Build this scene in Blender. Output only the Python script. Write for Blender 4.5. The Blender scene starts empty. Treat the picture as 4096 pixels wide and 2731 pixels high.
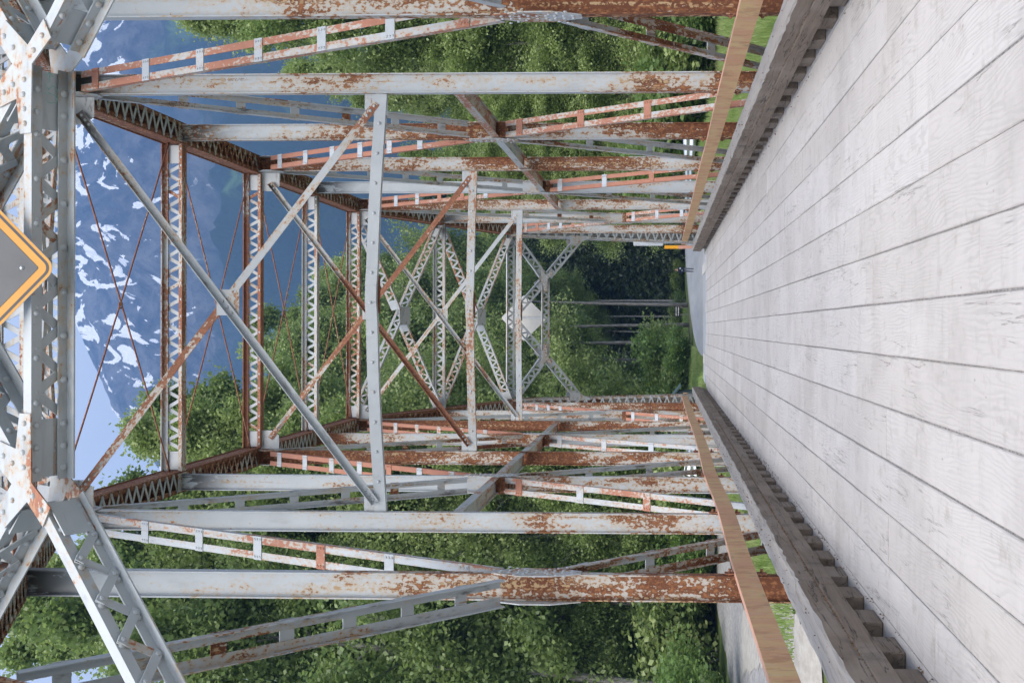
import bpy, bmesh, math, random
import numpy as np
from mathutils import Vector, Matrix
random.seed(7); RNG = np.random.default_rng(11)
S = bpy.context.scene
COL = S.collection
R = math.radians

# ------------------------------------------------------------------ camera (picture is turned: world up = picture left)
EYE = Vector((-0.329, 0.0, 1.61))
cam = bpy.data.cameras.new("camera"); camo = bpy.data.objects.new("camera", cam); COL.objects.link(camo)
F, TH, RO, PX, PY = 4500.0, 0.0317, 0.0017, 2500.28, 1311.91
cam.sensor_width = 36.0; cam.sensor_fit = 'HORIZONTAL'
cam.lens = F / 4096 * 36.0
cam.shift_x = -(PX - 2048) / 4096
cam.shift_y = -(1365.5 - PY) / 4096
cam.clip_start = 0.1; cam.clip_end = 60000
fw = Vector((0, math.cos(TH), math.sin(TH))); up = Vector((0, -math.sin(TH), math.cos(TH))); rt = Vector((1, 0, 0))
rt, up = rt * math.cos(RO) + up * math.sin(RO), up * math.cos(RO) - rt * math.sin(RO)
rm = Matrix((-up, rt, -fw)).transposed()          # columns: picture right, picture up, back
camo.matrix_world = Matrix.Translation(EYE) @ rm.to_4x4()
S.camera = camo

# ------------------------------------------------------------------ world, sun, exposure
SUN_EL, SUN_AZ = 51.0, 190.0      # azimuth clockwise from +Y
w = bpy.data.worlds.new("World"); S.world = w; w.use_nodes = True
nt = w.node_tree; bg = nt.nodes['Background']
sky = nt.nodes.new('ShaderNodeTexSky'); sky.sky_type = 'NISHITA'; sky.sun_disc = False
sky.sun_elevation = R(SUN_EL); sky.sun_rotation = R(SUN_AZ)
sky.air_density = 1.0; sky.dust_density = 4.0; sky.ozone_density = 1.0; sky.altitude = 300
tcw = nt.nodes.new('ShaderNodeTexCoord'); cn = nt.nodes.new('ShaderNodeTexNoise'); cn.inputs['Scale'].default_value = 2.2; cn.inputs['Detail'].default_value = 6
mr = nt.nodes.new('ShaderNodeMapRange'); mr.inputs[1].default_value = 0.3; mr.inputs[2].default_value = 0.7; mr.inputs[3].default_value = 0.45; mr.inputs[4].default_value = 0.85
cm = nt.nodes.new('ShaderNodeMix'); cm.data_type = 'RGBA'; cm.inputs[7].default_value = (3.25, 3.32, 3.45, 1)     # thin high cloud all over the sky
nt.links.new(tcw.outputs['Generated'], cn.inputs['Vector']); nt.links.new(cn.outputs['Fac'], mr.inputs[0]); nt.links.new(mr.outputs[0], cm.inputs[0])
nt.links.new(sky.outputs[0], cm.inputs[6]); nt.links.new(cm.outputs[2], bg.inputs[0]); bg.inputs[1].default_value = 0.13
sl = bpy.data.lights.new("sun", 'SUN'); sl.energy = 1.45; sl.angle = R(45); sl.color = (1.0, 0.95, 0.88)
so = bpy.data.objects.new("sun", sl); COL.objects.link(so)
sd = Vector((math.sin(R(SUN_AZ)) * math.cos(R(SUN_EL)), math.cos(R(SUN_AZ)) * math.cos(R(SUN_EL)), math.sin(R(SUN_EL))))
so.rotation_euler = sd.to_track_quat('Z', 'Y').to_euler(); so.location = (0, -20, 40)
S.view_settings.view_transform = 'Standard'; S.view_settings.look = 'None'
S.view_settings.exposure = 1.68; S.view_settings.gamma = 1.0; S.view_settings.use_curve_mapping = False
S.cycles.max_bounces = 7; S.cycles.diffuse_bounces = 5; S.cycles.glossy_bounces = 2
S.cycles.transmission_bounces = 3; S.cycles.transparent_max_bounces = 4; S.cycles.volume_bounces = 0

# ------------------------------------------------------------------ node helpers
class NT:
    def __init__(s, name):
        s.m = bpy.data.materials.new(name); s.m.use_nodes = True; s.t = s.m.node_tree
        s.b = s.t.nodes['Principled BSDF']; s.o = s.t.nodes['Material Output']
    def n(s, typ, **kw):
        nd = s.t.nodes.new('ShaderNode' + typ)
        for k, v in kw.items(): setattr(nd, k, v)
        return nd
    def l(s, a, b): s.t.links.new(a, b)
    def put(s, sock, v):
        if hasattr(v, 'is_output'): s.l(v, sock)
        else: sock.default_value = v
    def math(s, op, a, b=0.0, c=None, clamp=False):
        nd = s.n('Math', operation=op, use_clamp=clamp)
        s.put(nd.inputs[0], a); s.put(nd.inputs[1], b)
        if c is not None: s.put(nd.inputs[2], c)
        return nd.outputs[0]
    def mix(s, f, a, b):
        nd = s.n('Mix', data_type='RGBA'); s.put(nd.inputs[0], f)
        for i, v in ((6, a), (7, b)):
            if hasattr(v, 'is_output'): s.l(v, nd.inputs[i])
            else: nd.inputs[i].default_value = (*v, 1)
        return nd.outputs[2]
    def smooth(s, v, lo, hi, a=0.0, b=1.0):
        nd = s.n('MapRange', interpolation_type='SMOOTHSTEP'); s.put(nd.inputs[0], v)
        s.put(nd.inputs[1], lo); s.put(nd.inputs[2], hi); nd.inputs[3].default_value = a; nd.inputs[4].default_value = b
        return nd.outputs[0]
    def coords(s, scale=(1, 1, 1), rnd=True, what='Object'):
        tc = s.n('TexCoord'); v = tc.outputs[what]
        mp = s.n('VectorMath', operation='MULTIPLY'); s.l(v, mp.inputs[0]); mp.inputs[1].default_value = scale; v = mp.outputs[0]
        if rnd:
            oi = s.n('ObjectInfo'); sc = s.n('VectorMath', operation='SCALE'); sc.inputs[0].default_value = (37.0, 61.0, 23.0)
            s.l(oi.outputs['Random'], sc.inputs['Scale'])
            ad = s.n('VectorMath', operation='ADD'); s.l(v, ad.inputs[0]); s.l(sc.outputs[0], ad.inputs[1]); v = ad.outputs[0]
        return v
    def noise(s, v, scale, detail=4, rough=0.55, dist=0.0):
        nd = s.n('TexNoise'); s.l(v, nd.inputs['Vector']); nd.inputs['Scale'].default_value = scale
        nd.inputs['Detail'].default_value = detail; nd.inputs['Roughness'].default_value = rough; nd.inputs['Distortion'].default_value = dist
        return nd.outputs['Fac']
    def attr(s, name):
        nd = s.n('Attribute', attribute_type='OBJECT', attribute_name=name); return nd.outputs['Fac']
    def rand(s): return s.n('ObjectInfo').outputs['Random']
    def bump(s, h, strength=0.3, dist=0.02):
        nd = s.n('Bump'); nd.inputs['Strength'].default_value = strength; nd.inputs['Distance'].default_value = dist
        s.l(h, nd.inputs['Height']); s.l(nd.outputs[0], s.b.inputs['Normal'])
    def fin(s, col, rough=0.6, metal=0.0, spec=0.4):
        s.put(s.b.inputs['Base Color'], col if hasattr(col, 'is_output') else (*col, 1))
        s.put(s.b.inputs['Roughness'], rough); s.b.inputs['Metallic'].default_value = metal
        s.b.inputs['Specular IOR Level'].default_value = spec
        return s.m

def mat_steel():
    t = NT('painted_steel')
    v = t.coords((0.45, 1.3, 1.3)); vf = t.coords((0.8, 1, 1)); ob = t.n('TexCoord').outputs['Object']
    sep = t.n('SeparateXYZ'); t.l(ob, sep.inputs[0])
    k = t.math('DIVIDE', sep.outputs[0], t.math('MAXIMUM', t.attr('member_length'), 0.1), clamp=True)
    r0, r1 = t.attr('rust_start'), t.attr('rust_end')
    rust = t.math('ADD', r0, t.math('MULTIPLY', t.math('SUBTRACT', r1, r0), k))
    rust = t.math('ADD', rust, t.math('MULTIPLY', t.math('SUBTRACT', t.rand(), 0.5), 0.12))
    n1 = t.noise(v, 2.6, 9, 0.62, 0.25); n2 = t.noise(vf, 24, 6, 0.6); n3 = t.noise(vf, 7, 5, 0.7)
    big = t.noise(v, 0.7, 2, 0.5)
    vst = t.coords((0.10, 3.2, 3.2)); st = t.noise(vst, 5.0, 5, 0.6)
    mixn = t.math('ADD', t.math('MULTIPLY', n1, 0.46), t.math('ADD', t.math('MULTIPLY', n2, 0.36), t.math('ADD', t.math('MULTIPLY', st, 0.16), t.math('MULTIPLY', big, 0.26))))
    th = t.math('SUBTRACT', 0.845, t.math('MULTIPLY', rust, 0.45))
    mask = t.smooth(mixn, th, t.math('ADD', th, 0.03))
    speck = t.math('MULTIPLY', t.smooth(n2, 0.655, 0.68), t.smooth(n3, 0.5, 0.6))
    streak = t.math('MULTIPLY', t.smooth(st, 0.60, 0.63), t.smooth(big, 0.47, 0.56))
    mask = t.math('MAXIMUM', mask, t.math('MULTIPLY', t.math('MAXIMUM', speck, t.math('MULTIPLY', streak, t.smooth(n2, 0.44, 0.52))), t.smooth(rust, 0.05, 0.2)))
    halo = t.smooth(mixn, t.math('SUBTRACT', th, 0.085), t.math('ADD', th, 0.03))
    # vertical dirt streaks and tone of the old paint
    tone = t.noise(vf, 3.1, 5, 0.6)
    paint = t.mix(tone, (0.36, 0.385, 0.405), (0.50, 0.535, 0.565))
    paint = t.mix(t.math('MULTIPLY', halo, 0.6), paint, (0.46, 0.31, 0.15))
    grime = t.smooth(t.noise(v, 5.5, 6, 0.7), 0.52, 0.72)
    paint = t.mix(t.math('MULTIPLY', grime, t.math('MULTIPLY', t.attr('grime'), 1.0, clamp=True)), paint, (0.10, 0.095, 0.085))
    soot = t.math('MULTIPLY', t.smooth(k, 0.90, 0.985), t.smooth(t.noise(v, 4.0, 6, 0.65), 0.42, 0.5))
    paint = t.mix(t.math('MULTIPLY', soot, t.smooth(t.attr('member_length'), 2.5, 2.6, 0, .85)), paint, (0.035, 0.035, 0.035))
    rc = t.mix(n3, (0.065, 0.025, 0.015), (0.19, 0.07, 0.033))
    rc = t.mix(t.smooth(n2, 0.46, 0.66), rc, (0.29, 0.125, 0.055))
    rc = t.mix(t.math('MULTIPLY', t.smooth(st, 0.55, 0.62), t.smooth(n2, .5, .56)), rc, (0.40, 0.29, 0.17))
    prim = t.mix(n3, (0.33, 0.135, 0.088), (0.48, 0.235, 0.16))
    rc = t.mix(t.attr('primer'), rc, prim)
    col = t.mix(mask, paint, rc)
    h = t.math('ADD', t.math('MULTIPLY', n2, 0.4), t.math('MULTIPLY', mask, -0.5))
    t.bump(h, 0.25, 0.006)
    return t.fin(col, t.math('ADD', t.math('MULTIPLY', mask, 0.35), 0.48), 0, 0.35)

def mat_plank():
    t = NT('weathered_plank')
    v = t.coords((1, 1, 1)); vl = t.coords((4.0, 0.33, 1.0)); vs = t.coords((1.0, 0.1, 1))
    warp = t.noise(t.coords((1.0, 0.16, 1)), 2.4, 5, 0.5)
    sep = t.n('SeparateXYZ'); t.l(v, sep.inputs[0])
    ph = t.math('ADD', t.math('MULTIPLY', warp, 130.0), t.math('MULTIPLY', sep.outputs[0], 190.0))
    ring = t.math('SINE', ph)
    fine = t.noise(t.coords((1.0, 0.06, 1)), 70, 4, 0.6)
    tone = t.noise(v, 1.3, 4, 0.6); dirt = t.noise(v, 6.0, 6, 0.65)
    pr = t.rand()
    col = t.mix(tone, (0.495, 0.47, 0.447), (0.615, 0.586, 0.556))
    col = t.mix(t.math('MULTIPLY', pr, 0.6), col, (0.455, 0.42, 0.385))
    col = t.mix(t.smooth(dirt, 0.53, 0.75, 0, 0.6), col, (0.35, 0.315, 0.28))
    col = t.mix(t.math('MULTIPLY', t.smooth(ring, -0.2, 1.0), t.smooth(t.noise(v, 1.7, 3, .6), .35, .65, .02, .26)), col, (0.30, 0.28, 0.265))
    # checks (long cracks) and nail marks
    ck = t.noise(t.coords((3.4, 0.14, 1)), 3.0, 6, 0.55, 0.25)
    crack = t.math('MULTIPLY', t.smooth(t.math('ABSOLUTE', t.math('SUBTRACT', ck, 0.5)), 0.010, 0.0), t.smooth(t.noise(t.coords((1.6, .5, 1)), 1.9, 2), 0.53, 0.6))
    vo = t.n('TexVoronoi', feature='F1'); t.l(t.coords((1.0, 0.5, 0.0)), vo.inputs['Vector']); vo.inputs['Scale'].default_value = 11.0
    spot = t.math('MULTIPLY', t.smooth(vo.outputs['Distance'], 0.105, 0.07), t.smooth(t.noise(v, 2.3, 3), 0.54, 0.62))
    dk = t.math('MAXIMUM', t.math('MULTIPLY', crack, 0.55), t.math('MULTIPLY', spot, 0.4))
    col = t.mix(dk, col, (0.12, 0.105, 0.095))
    wp = t.n('NewGeometry').outputs['Position']; grit = t.noise(wp, 0.55, 6, 0.68)
    col = t.mix(t.smooth(grit, 0.46, 0.68, 0, 0.42), col, (0.34, 0.31, 0.28))
    band = t.smooth(t.noise(t.coords((0.05, 3.0, 1)), 1.6, 3, 0.7), 0.56, 0.7, 0, 0.22)
    col = t.mix(band, col, (0.36, 0.34, 0.32))
    h = t.math('ADD', t.math('MULTIPLY', ring, 0.35), t.math('ADD', t.math('MULTIPLY', fine, 0.6), t.math('MULTIPLY', crack, -2.0)))
    t.bump(h, 0.35, 0.006)
    return t.fin(col, 0.85, 0, 0.2)

def mat_timber():
    t = NT('curb_timber')
    v = t.coords((1, 1, 1)); vl = t.coords((6, 0.35, 6))
    g = t.noise(vl, 5.0, 8, 0.65, 0.4); f = t.noise(t.coords((3, 60, 3)), 1.2, 3, 0.6); tone = t.noise(v, 0.9, 4, 0.6)
    col = t.mix(g, (0.11, 0.082, 0.06), (0.29, 0.235, 0.185))
    col = t.mix(t.smooth(tone, 0.42, 0.66, 0, 0.6), col, (0.30, 0.255, 0.21))
    col = t.mix(t.smooth(t.noise(v, 2.3, 5, 0.65), 0.54, 0.72, 0, 0.7), col, (0.10, 0.088, 0.08))
    col = t.mix(t.smooth(t.noise(v, 9, 5), 0.6, 0.72, 0, 0.5), col, (0.24, 0.17, 0.12))
    ck = t.math('ABSOLUTE', t.math('SUBTRACT', t.noise(t.coords((5, 0.25, 5)), 2.2, 5, 0.5, 0.4), 0.5))
    crack = t.smooth(ck, 0.012, 0.0)
    col = t.mix(t.math('MULTIPLY', crack, 0.8), col, (0.05, 0.045, 0.04))
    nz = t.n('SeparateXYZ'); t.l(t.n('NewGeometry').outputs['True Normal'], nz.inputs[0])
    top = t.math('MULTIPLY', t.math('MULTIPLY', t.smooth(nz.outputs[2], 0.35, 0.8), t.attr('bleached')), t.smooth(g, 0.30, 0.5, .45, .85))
    col = t.mix(top, col, (0.40, 0.38, 0.355))        # upward faces of the upper timbers made lighter
    t.bump(t.math('ADD', t.math('MULTIPLY', g, 0.8), t.math('ADD', t.math('MULTIPLY', f, 0.25), t.math('MULTIPLY', crack, -1.0))), 0.6, 0.012)
    return t.fin(col, 0.9, 0, 0.2)

def mat_rail():
    t = NT('faded_orange_rail')
    v = t.coords((1, 1, 1)); vb = t.coords((0.4, 3.4, 1.5))
    b = t.noise(vb, 1.6, 5, 0.6); tone = t.noise(v, 0.55, 3, 0.65); f = t.noise(t.coords((1, 9, 1)), 5, 5, 0.65)
    col = t.mix(b, (0.50, 0.235, 0.135), (0.62, 0.41, 0.20))
    col = t.mix(t.smooth(t.math('ADD', t.math('MULTIPLY', b, .5), t.math('MULTIPLY', tone, .5)), 0.44, 0.58, 0, 0.7), col, (0.57, 0.43, 0.19))
    col = t.mix(t.smooth(tone, 0.50, 0.62, 0, 0.65), col, (0.52, 0.25, 0.15))
    col = t.mix(t.smooth(t.noise(t.coords((.6, 5, 2)), 1.1, 6, .7), .5, .62, 0, .55), col, (0.36, 0.17, 0.085))
    col = t.mix(t.smooth(f, 0.52, 0.7, 0, 0.6), col, (0.50, 0.43, 0.35))
    col = t.mix(t.smooth(t.noise(v, 3.2, 4), 0.62, 0.72, 0, 0.45), col, (0.24, 0.19, 0.10))
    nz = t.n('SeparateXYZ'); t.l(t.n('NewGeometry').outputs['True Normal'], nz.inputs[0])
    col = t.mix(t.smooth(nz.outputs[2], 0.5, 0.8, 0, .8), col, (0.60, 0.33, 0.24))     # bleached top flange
    t.bump(f, 0.15, 0.004)
    return t.fin(col, 0.65, 0, 0.3)

def mat_simple(name, c1, c2, scale=8, rough=0.7, bump=0.0, spec=0.3, metal=0.0, stretch=(1, 1, 1)):
    t = NT(name); v = t.coords(stretch); n = t.noise(v, scale, 5, 0.62)
    col = t.mix(t.smooth(n, 0.3, 0.7), c1, c2)
    if bump: t.bump(n, bump, 0.01)
    return t.fin(col, rough, metal, spec)

def mat_leaf(name, c1, c2, c3, trans=0.35):
    t = NT(name)
    g = t.n('NewGeometry'); r = g.outputs['Random Per Island']
    col = t.mix(t.smooth(r, 0.0, 1.0), c1, c2)
    pos = t.n('NewGeometry').outputs['Position']
    n = t.noise(pos, 0.22, 3, 0.6); col = t.mix(t.smooth(n, 0.42, 0.62, 0, 0.8), col, c3)
    t.put(t.b.inputs['Base Color'], col); t.b.inputs['Roughness'].default_value = 0.42
    t.b.inputs['Specular IOR Level'].default_value = 0.5
    tr = t.n('BsdfTranslucent'); t.l(t.mix(0.5, col, (0.36, 0.50, 0.11)), tr.inputs[0])
    mx = t.n('MixShader'); mx.inputs[0].default_value = trans
    t.l(t.b.outputs[0], mx.inputs[1]); t.l(tr.outputs[0], mx.inputs[2]); t.l(mx.outputs[0], t.o.inputs[0])
    return t.m

def mat_ground():
    t = NT('meadow_ground')
    pos = t.n('NewGeometry').outputs['Position']
    a = t.noise(pos, 0.35, 5, 0.6); b = t.noise(pos, 2.5, 5, 0.65); c = t.noise(pos, 0.08, 3)
    col = t.mix(b, (0.07, 0.10, 0.035), (0.13, 0.17, 0.06))
    col = t.mix(t.smooth(a, 0.5, 0.7, 0, 0.7), col, (0.19, 0.20, 0.10))
    col = t.mix(t.smooth(c, 0.5, 0.66, 0, 0.7), col, (0.20, 0.18, 0.14))
    t.bump(b, 0.6, 0.06)
    return t.fin(col, 0.95, 0, 0.1)

def mat_mountain():
    t = NT('mountain_slope')
    pos = t.n('NewGeometry').outputs['Position']; sep = t.n('SeparateXYZ'); t.l(pos, sep.inputs[0])
    z = sep.outputs[2]
    def P(sc):
        m = t.n('VectorMath', operation='MULTIPLY'); t.l(pos, m.inputs[0]); m.inputs[1].default_value = sc; return m.outputs[0]
    rough = t.noise(P((0.004, 0.004, 0.0016)), 1.0, 9, 0.62, 0.6); fine = t.noise(P((0.03, 0.03, 0.012)), 1.0, 6, 0.65)
    trees = t.noise(P((0.09, 0.09, 0.03)), 1.0, 4, 0.7)
    rock = t.mix(t.smooth(t.math('ADD', t.math('MULTIPLY', fine, .6), t.math('MULTIPLY', rough, .4)), .35, .65), (0.015, 0.015, 0.015), (0.13, 0.125, 0.12))
    forest = t.mix(trees, (0.008, 0.016, 0.010), (0.03, 0.05, 0.024))
    forest = t.mix(t.smooth(t.noise(P((0.006, 0.006, 0.0012)), 1.0, 4, 0.6), 0.6, 0.68, 0, 0.75), forest, (0.10, 0.17, 0.06))
    zz = t.math('ADD', z, t.math('MULTIPLY', t.math('SUBTRACT', rough, 0.5), 700.0))
    col = t.mix(t.smooth(zz, 860.0, 1060.0), forest, rock)
    s1 = t.noise(P((0.017, 0.0018, 0.0064)), 1.0, 8, 0.55, 1.4)
    s2 = t.math('ADD', s1, t.math('MULTIPLY', t.math('SUBTRACT', fine, 0.5), 0.12))
    thr = t.smooth(z, 900.0, 1420.0, 0.65, 0.533)
    snow = t.smooth(s2, thr, t.math('ADD', thr, 0.008))
    snow = t.math('MULTIPLY', snow, t.smooth(zz, 960.0, 1060.0))
    col = t.mix(snow, col, (0.80, 0.83, 0.88))
    t.bump(t.math('ADD', fine, t.math('MULTIPLY', rough, 2.0)), 0.8, 30.0)
    return t.fin(col, 0.95, 0, 0.05)

STEEL = mat_steel(); PLANK = mat_plank(); TIMBER = mat_timber(); RAIL = mat_rail()
GROUND = mat_ground(); MOUNT = mat_mountain()
SEAM = mat_simple('packed_grit', (0.15, 0.142, 0.135), (0.32, 0.305, 0.29), 30, 0.95, 0.4, 0.1)
SAND = mat_simple('pale_sand', (0.30, 0.28, 0.25), (0.42, 0.40, 0.36), 3, 0.95, 0.4, 0.1)
GRAVEL = mat_simple('grey_gravel', (0.20, 0.195, 0.19), (0.36, 0.35, 0.34), 5, 0.95, 0.5, 0.1)
ASPHALT = mat_simple('pale_worn_asphalt', (0.30, 0.31, 0.33), (0.38, 0.39, 0.41), 0.5, 0.85, 0.1, 0.3, 0.0, (1.0, 0.1, 1))
BARK = mat_simple('grey_bark', (0.10, 0.094, 0.09), (0.31, 0.295, 0.285), 7, 0.95, 0.9, 0.1, 0.0, (2.5, 2.5, 0.35))
TWIG = mat_simple('twig_bark', (0.10, 0.09, 0.08), (0.22, 0.20, 0.18), 4, 0.95, 0.2, 0.1)
LEAF_A = mat_leaf('cottonwood_leaf', (0.17, 0.235, 0.08), (0.33, 0.42, 0.155), (0.40, 0.47, 0.20), 0.5)
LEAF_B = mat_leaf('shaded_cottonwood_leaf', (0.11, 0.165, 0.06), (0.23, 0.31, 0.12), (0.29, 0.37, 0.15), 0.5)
LEAF_C = mat_leaf('shrub_leaf', (0.075, 0.14, 0.035), (0.15, 0.25, 0.065), (0.17, 0.24, 0.09), 0.45)
NEEDLE = mat_leaf('spruce_needle', (0.022, 0.045, 0.024), (0.05, 0.08, 0.04), (0.055, 0.085, 0.038), 0.2)
GRASS = mat_leaf('grass_blade', (0.16, 0.25, 0.06), (0.29, 0.40, 0.12), (0.36, 0.40, 0.17))
DARKGREY = mat_simple('sign_grey_cover', (0.062, 0.067, 0.078), (0.082, 0.087, 0.098), 3, 0.45, 0, 0.5)
YELLOW = mat_simple('sign_yellow', (0.56, 0.245, 0.012), (0.60, 0.275, 0.018), 3, 0.4, 0, 0.5)
BLACK = mat_simple('sign_black', (0.02, 0.021, 0.03), (0.03, 0.031, 0.04), 3, 0.4, 0, 0.5)
ALU = mat_simple('bare_aluminium', (0.46, 0.46, 0.45), (0.52, 0.52, 0.51), 2, 0.5, 0, 0.5, 0.25)
GALV = mat_simple('galvanised_steel', (0.50, 0.53, 0.56), (0.62, 0.65, 0.68), 5, 0.32, 0, 0.5, 0.7)
ORANGE = mat_simple('marker_orange', (0.74, 0.33, 0.02), (0.80, 0.38, 0.03), 4, 0.5)
PINK = mat_simple('faded_salmon_paint', (0.58, 0.30, 0.22), (0.66, 0.36, 0.27), 6, 0.6)
GREENINK = mat_simple('green_paint_mark', (0.20, 0.38, 0.34), (0.28, 0.46, 0.42), 20, 0.7)
TEAL = mat_simple('teal_roof_metal', (0.10, 0.16, 0.155), (0.14, 0.20, 0.195), 2, 0.5)
SHEDWALL = mat_simple('shed_board', (0.07, 0.10, 0.095), (0.11, 0.14, 0.13), 3, 0.8)
BROWNBOARD = mat_simple('sign_brown_board', (0.028, 0.026, 0.025), (0.045, 0.04, 0.04), 5, 0.7)
WHITE = mat_simple('white_paint', (0.72, 0.72, 0.72), (0.80, 0.80, 0.80), 5, 0.5)
WATER = mat_simple('river_water', (0.04, 0.06, 0.06), (0.05, 0.075, 0.07), 0.3, 0.08, 0.1, 0.5)
DEBRIS = mat_simple('leaf_litter', (0.10, 0.065, 0.04), (0.20, 0.13, 0.08), 30, 0.95)

# ------------------------------------------------------------------ mesh builder
class MB:
    def __init__(s): s.v = []; s.f = []
    def add(s, vs, fs):
        k = len(s.v); s.v += [tuple(p) for p in vs]; s.f += [tuple(i + k for i in f) for f in fs]
    def box(s, x0, x1, y0, y1, z0, z1):
        s.add([(x0, y0, z0), (x1, y0, z0), (x1, y1, z0), (x0, y1, z0), (x0, y0, z1), (x1, y0, z1), (x1, y1, z1), (x0, y1, z1)],
              [(0, 3, 2, 1), (4, 5, 6, 7), (0, 1, 5, 4), (1, 2, 6, 5), (2, 3, 7, 6), (3, 0, 4, 7)])
    def obox(s, M, x0, x1, y0, y1, z0, z1):
        c = [(x0, y0, z0), (x1, y0, z0), (x1, y1, z0), (x0, y1, z0), (x0, y0, z1), (x1, y0, z1), (x1, y1, z1), (x0, y1, z1)]
        s.add([M @ Vector(p) for p in c], [(0, 3, 2, 1), (4, 5, 6, 7), (0, 1, 5, 4), (1, 2, 6, 5), (2, 3, 7, 6), (3, 0, 4, 7)])
    def ext(s, prof, x0, x1, cut0=0, cut1=0):
        n = len(prof); vs = [(x0, a, b) for a, b in prof] + [(x1, a, b) for a, b in prof]
        s.add(vs, [tuple(range(n))[::-1], tuple(range(n, 2 * n))] + [(i, (i + 1) % n, n + (i + 1) % n, n + i) for i in range(n)])
    def poly(s, pts, M, t):          # flat plate of outline pts (2-D), thickness t along M's z
        n = len(pts); vs = [M @ Vector((a, b, 0)) for a, b in pts] + [M @ Vector((a, b, t)) for a, b in pts]
        s.add(vs, [tuple(range(n))[::-1], tuple(range(n, 2 * n))] + [(i, (i + 1) % n, n + (i + 1) % n, n + i) for i in range(n)])
    def rivet(s, c, n, r=0.02, seg=6):
        n = Vector(n).normalized(); a = n.orthogonal().normalized(); b = n.cross(a); c = Vector(c); vs = []
        for rr, hh in ((1.0, 0.0), (0.78, 0.5)):
            for i in range(seg):
                t = 2 * math.pi * i / seg; vs.append(c + (a * math.cos(t) + b * math.sin(t)) * r * rr + n * r * hh)
        vs.append(c + n * r * 0.72)
        s.add(vs, [(i, (i + 1) % seg, seg + (i + 1) % seg, seg + i) for i in range(seg)] + [(seg + i, seg + (i + 1) % seg, 2 * seg) for i in range(seg)])
    def tube(s, pts, rad, seg=8, cap=True):
        pts = [Vector(p) for p in pts]; k0 = len(s.v); m = len(pts)
        if not hasattr(rad, '__len__'): rad = [rad] * m
        a = None
        for i, p in enumerate(pts):
            d = (pts[min(i + 1, m - 1)] - pts[max(i - 1, 0)]).normalized()
            a = d.orthogonal().normalized() if a is None else (a - d * a.dot(d)).normalized()
            b = d.cross(a)
            for j in range(seg):
                t = 2 * math.pi * j / seg; s.v.append(tuple(p + (a * math.cos(t) + b * math.sin(t)) * rad[i]))
        for i in range(m - 1):
            for j in range(seg):
                s.f.append((k0 + i * seg + j, k0 + i * seg + (j + 1) % seg, k0 + (i + 1) * seg + (j + 1) % seg, k0 + (i + 1) * seg + j))
        if cap:
            s.f.append(tuple(range(k0 + seg - 1, k0 - 1, -1))); s.f.append(tuple(k0 + (m - 1) * seg + j for j in range(seg)))
    def mesh(s, name, smooth=False, bevel=0.0):
        me = bpy.data.meshes.new(name); me.from_pydata(s.v, [], s.f)
        bm = bmesh.new(); bm.from_mesh(me); bmesh.ops.recalc_face_normals(bm, faces=bm.faces)
        if bevel: bmesh.ops.bevel(bm, geom=bm.edges[:], offset=bevel, segments=1, affect='EDGES', clamp_overlap=True)
        bm.to_mesh(me); bm.free()
        if smooth: me.shade_smooth()
        return me

def link(name, me, mat=None, parent=None, M=None, **props):
    o = bpy.data.objects.new(name, me); COL.objects.link(o)
    if parent is not None: o.parent = parent
    if M is not None: o.matrix_basis = M
    if me is not None and mat is not None and not me.materials: me.materials.append(mat)
    for k, v in props.items(): o[k] = v
    return o
def empty(name, loc, label, cat, group=None):
    o = bpy.data.objects.new(name, None); COL.objects.link(o); o.location = loc; o['label'] = label; o['category'] = cat
    if group: o['group'] = group
    return o
def frame(A, B, up):
    A, B, up = Vector(A), Vector(B), Vector(up); X = (B - A).normalized(); Z = (up - X * up.dot(X)).normalized(); Y = Z.cross(X)
    M = Matrix((X, Y, Z)).transposed().to_4x4(); M.translation = A; return M, (B - A).length
def rustp(r0=0.2, r1=None, primer=0.0, L=1.0, grime=0.2):
    return dict(rust_start=float(r0), rust_end=float(r0 if r1 is None else r1), primer=float(primer), member_length=float(L), grime=float(grime))

# ------------------------------------------------------------------ bridge layout
W = 2.877; PN = 3.632; D0 = 11.07
D = lambda n: D0 + n * PN
ZT, ZH, ZE, ZL = 9.65, 8.11, 6.53, -0.90
ZU = {-2: ZL, -1: ZE, 0: ZH, 1: ZT, 2: ZT, 3: ZT, 4: ZT, 5: ZT, 6: ZH, 7: ZE, 8: ZL}
bridge = empty('truss_bridge', (0, 21.97, 0), 'long rusty white steel truss bridge with weathered plank deck', 'bridge')
BINV = Matrix.Translation((0, -21.97, 0))
def part(name, me, mat, M=Matrix.Identity(4), **p): return link(name, me, mat, bridge, BINV @ M, **p)

def prof_I(b, fl, tw, tf, r=0.018):
    h, w2, t = b / 2, fl / 2, tw / 2
    q = [(-h, -w2), (-h + tf, -w2), (-h + tf, -t - r), (-h + tf + r * .3, -t - r * .3), (-h + tf + r, -t), (h - tf - r, -t), (h - tf - r * .3, -t - r * .3), (h - tf, -t - r), (h - tf, -w2), (h, -w2)]
    return q + [(y, -z) for y, z in q[::-1]]
def angle(mb, x0, x1, y, z, sy, sz, ly, lz, t=0.011):     # two legs from corner (y,z)
    ya, yb = sorted((y, y + sy * ly)); za, zb = sorted((z, z + sz * t)); mb.box(x0, x1, ya, yb, za, zb)
    ya, yb = sorted((y, y + sy * t)); za, zb = sorted((z + sz * t, z + sz * lz)); mb.box(x0, x1, ya, yb, za, zb)

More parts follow.
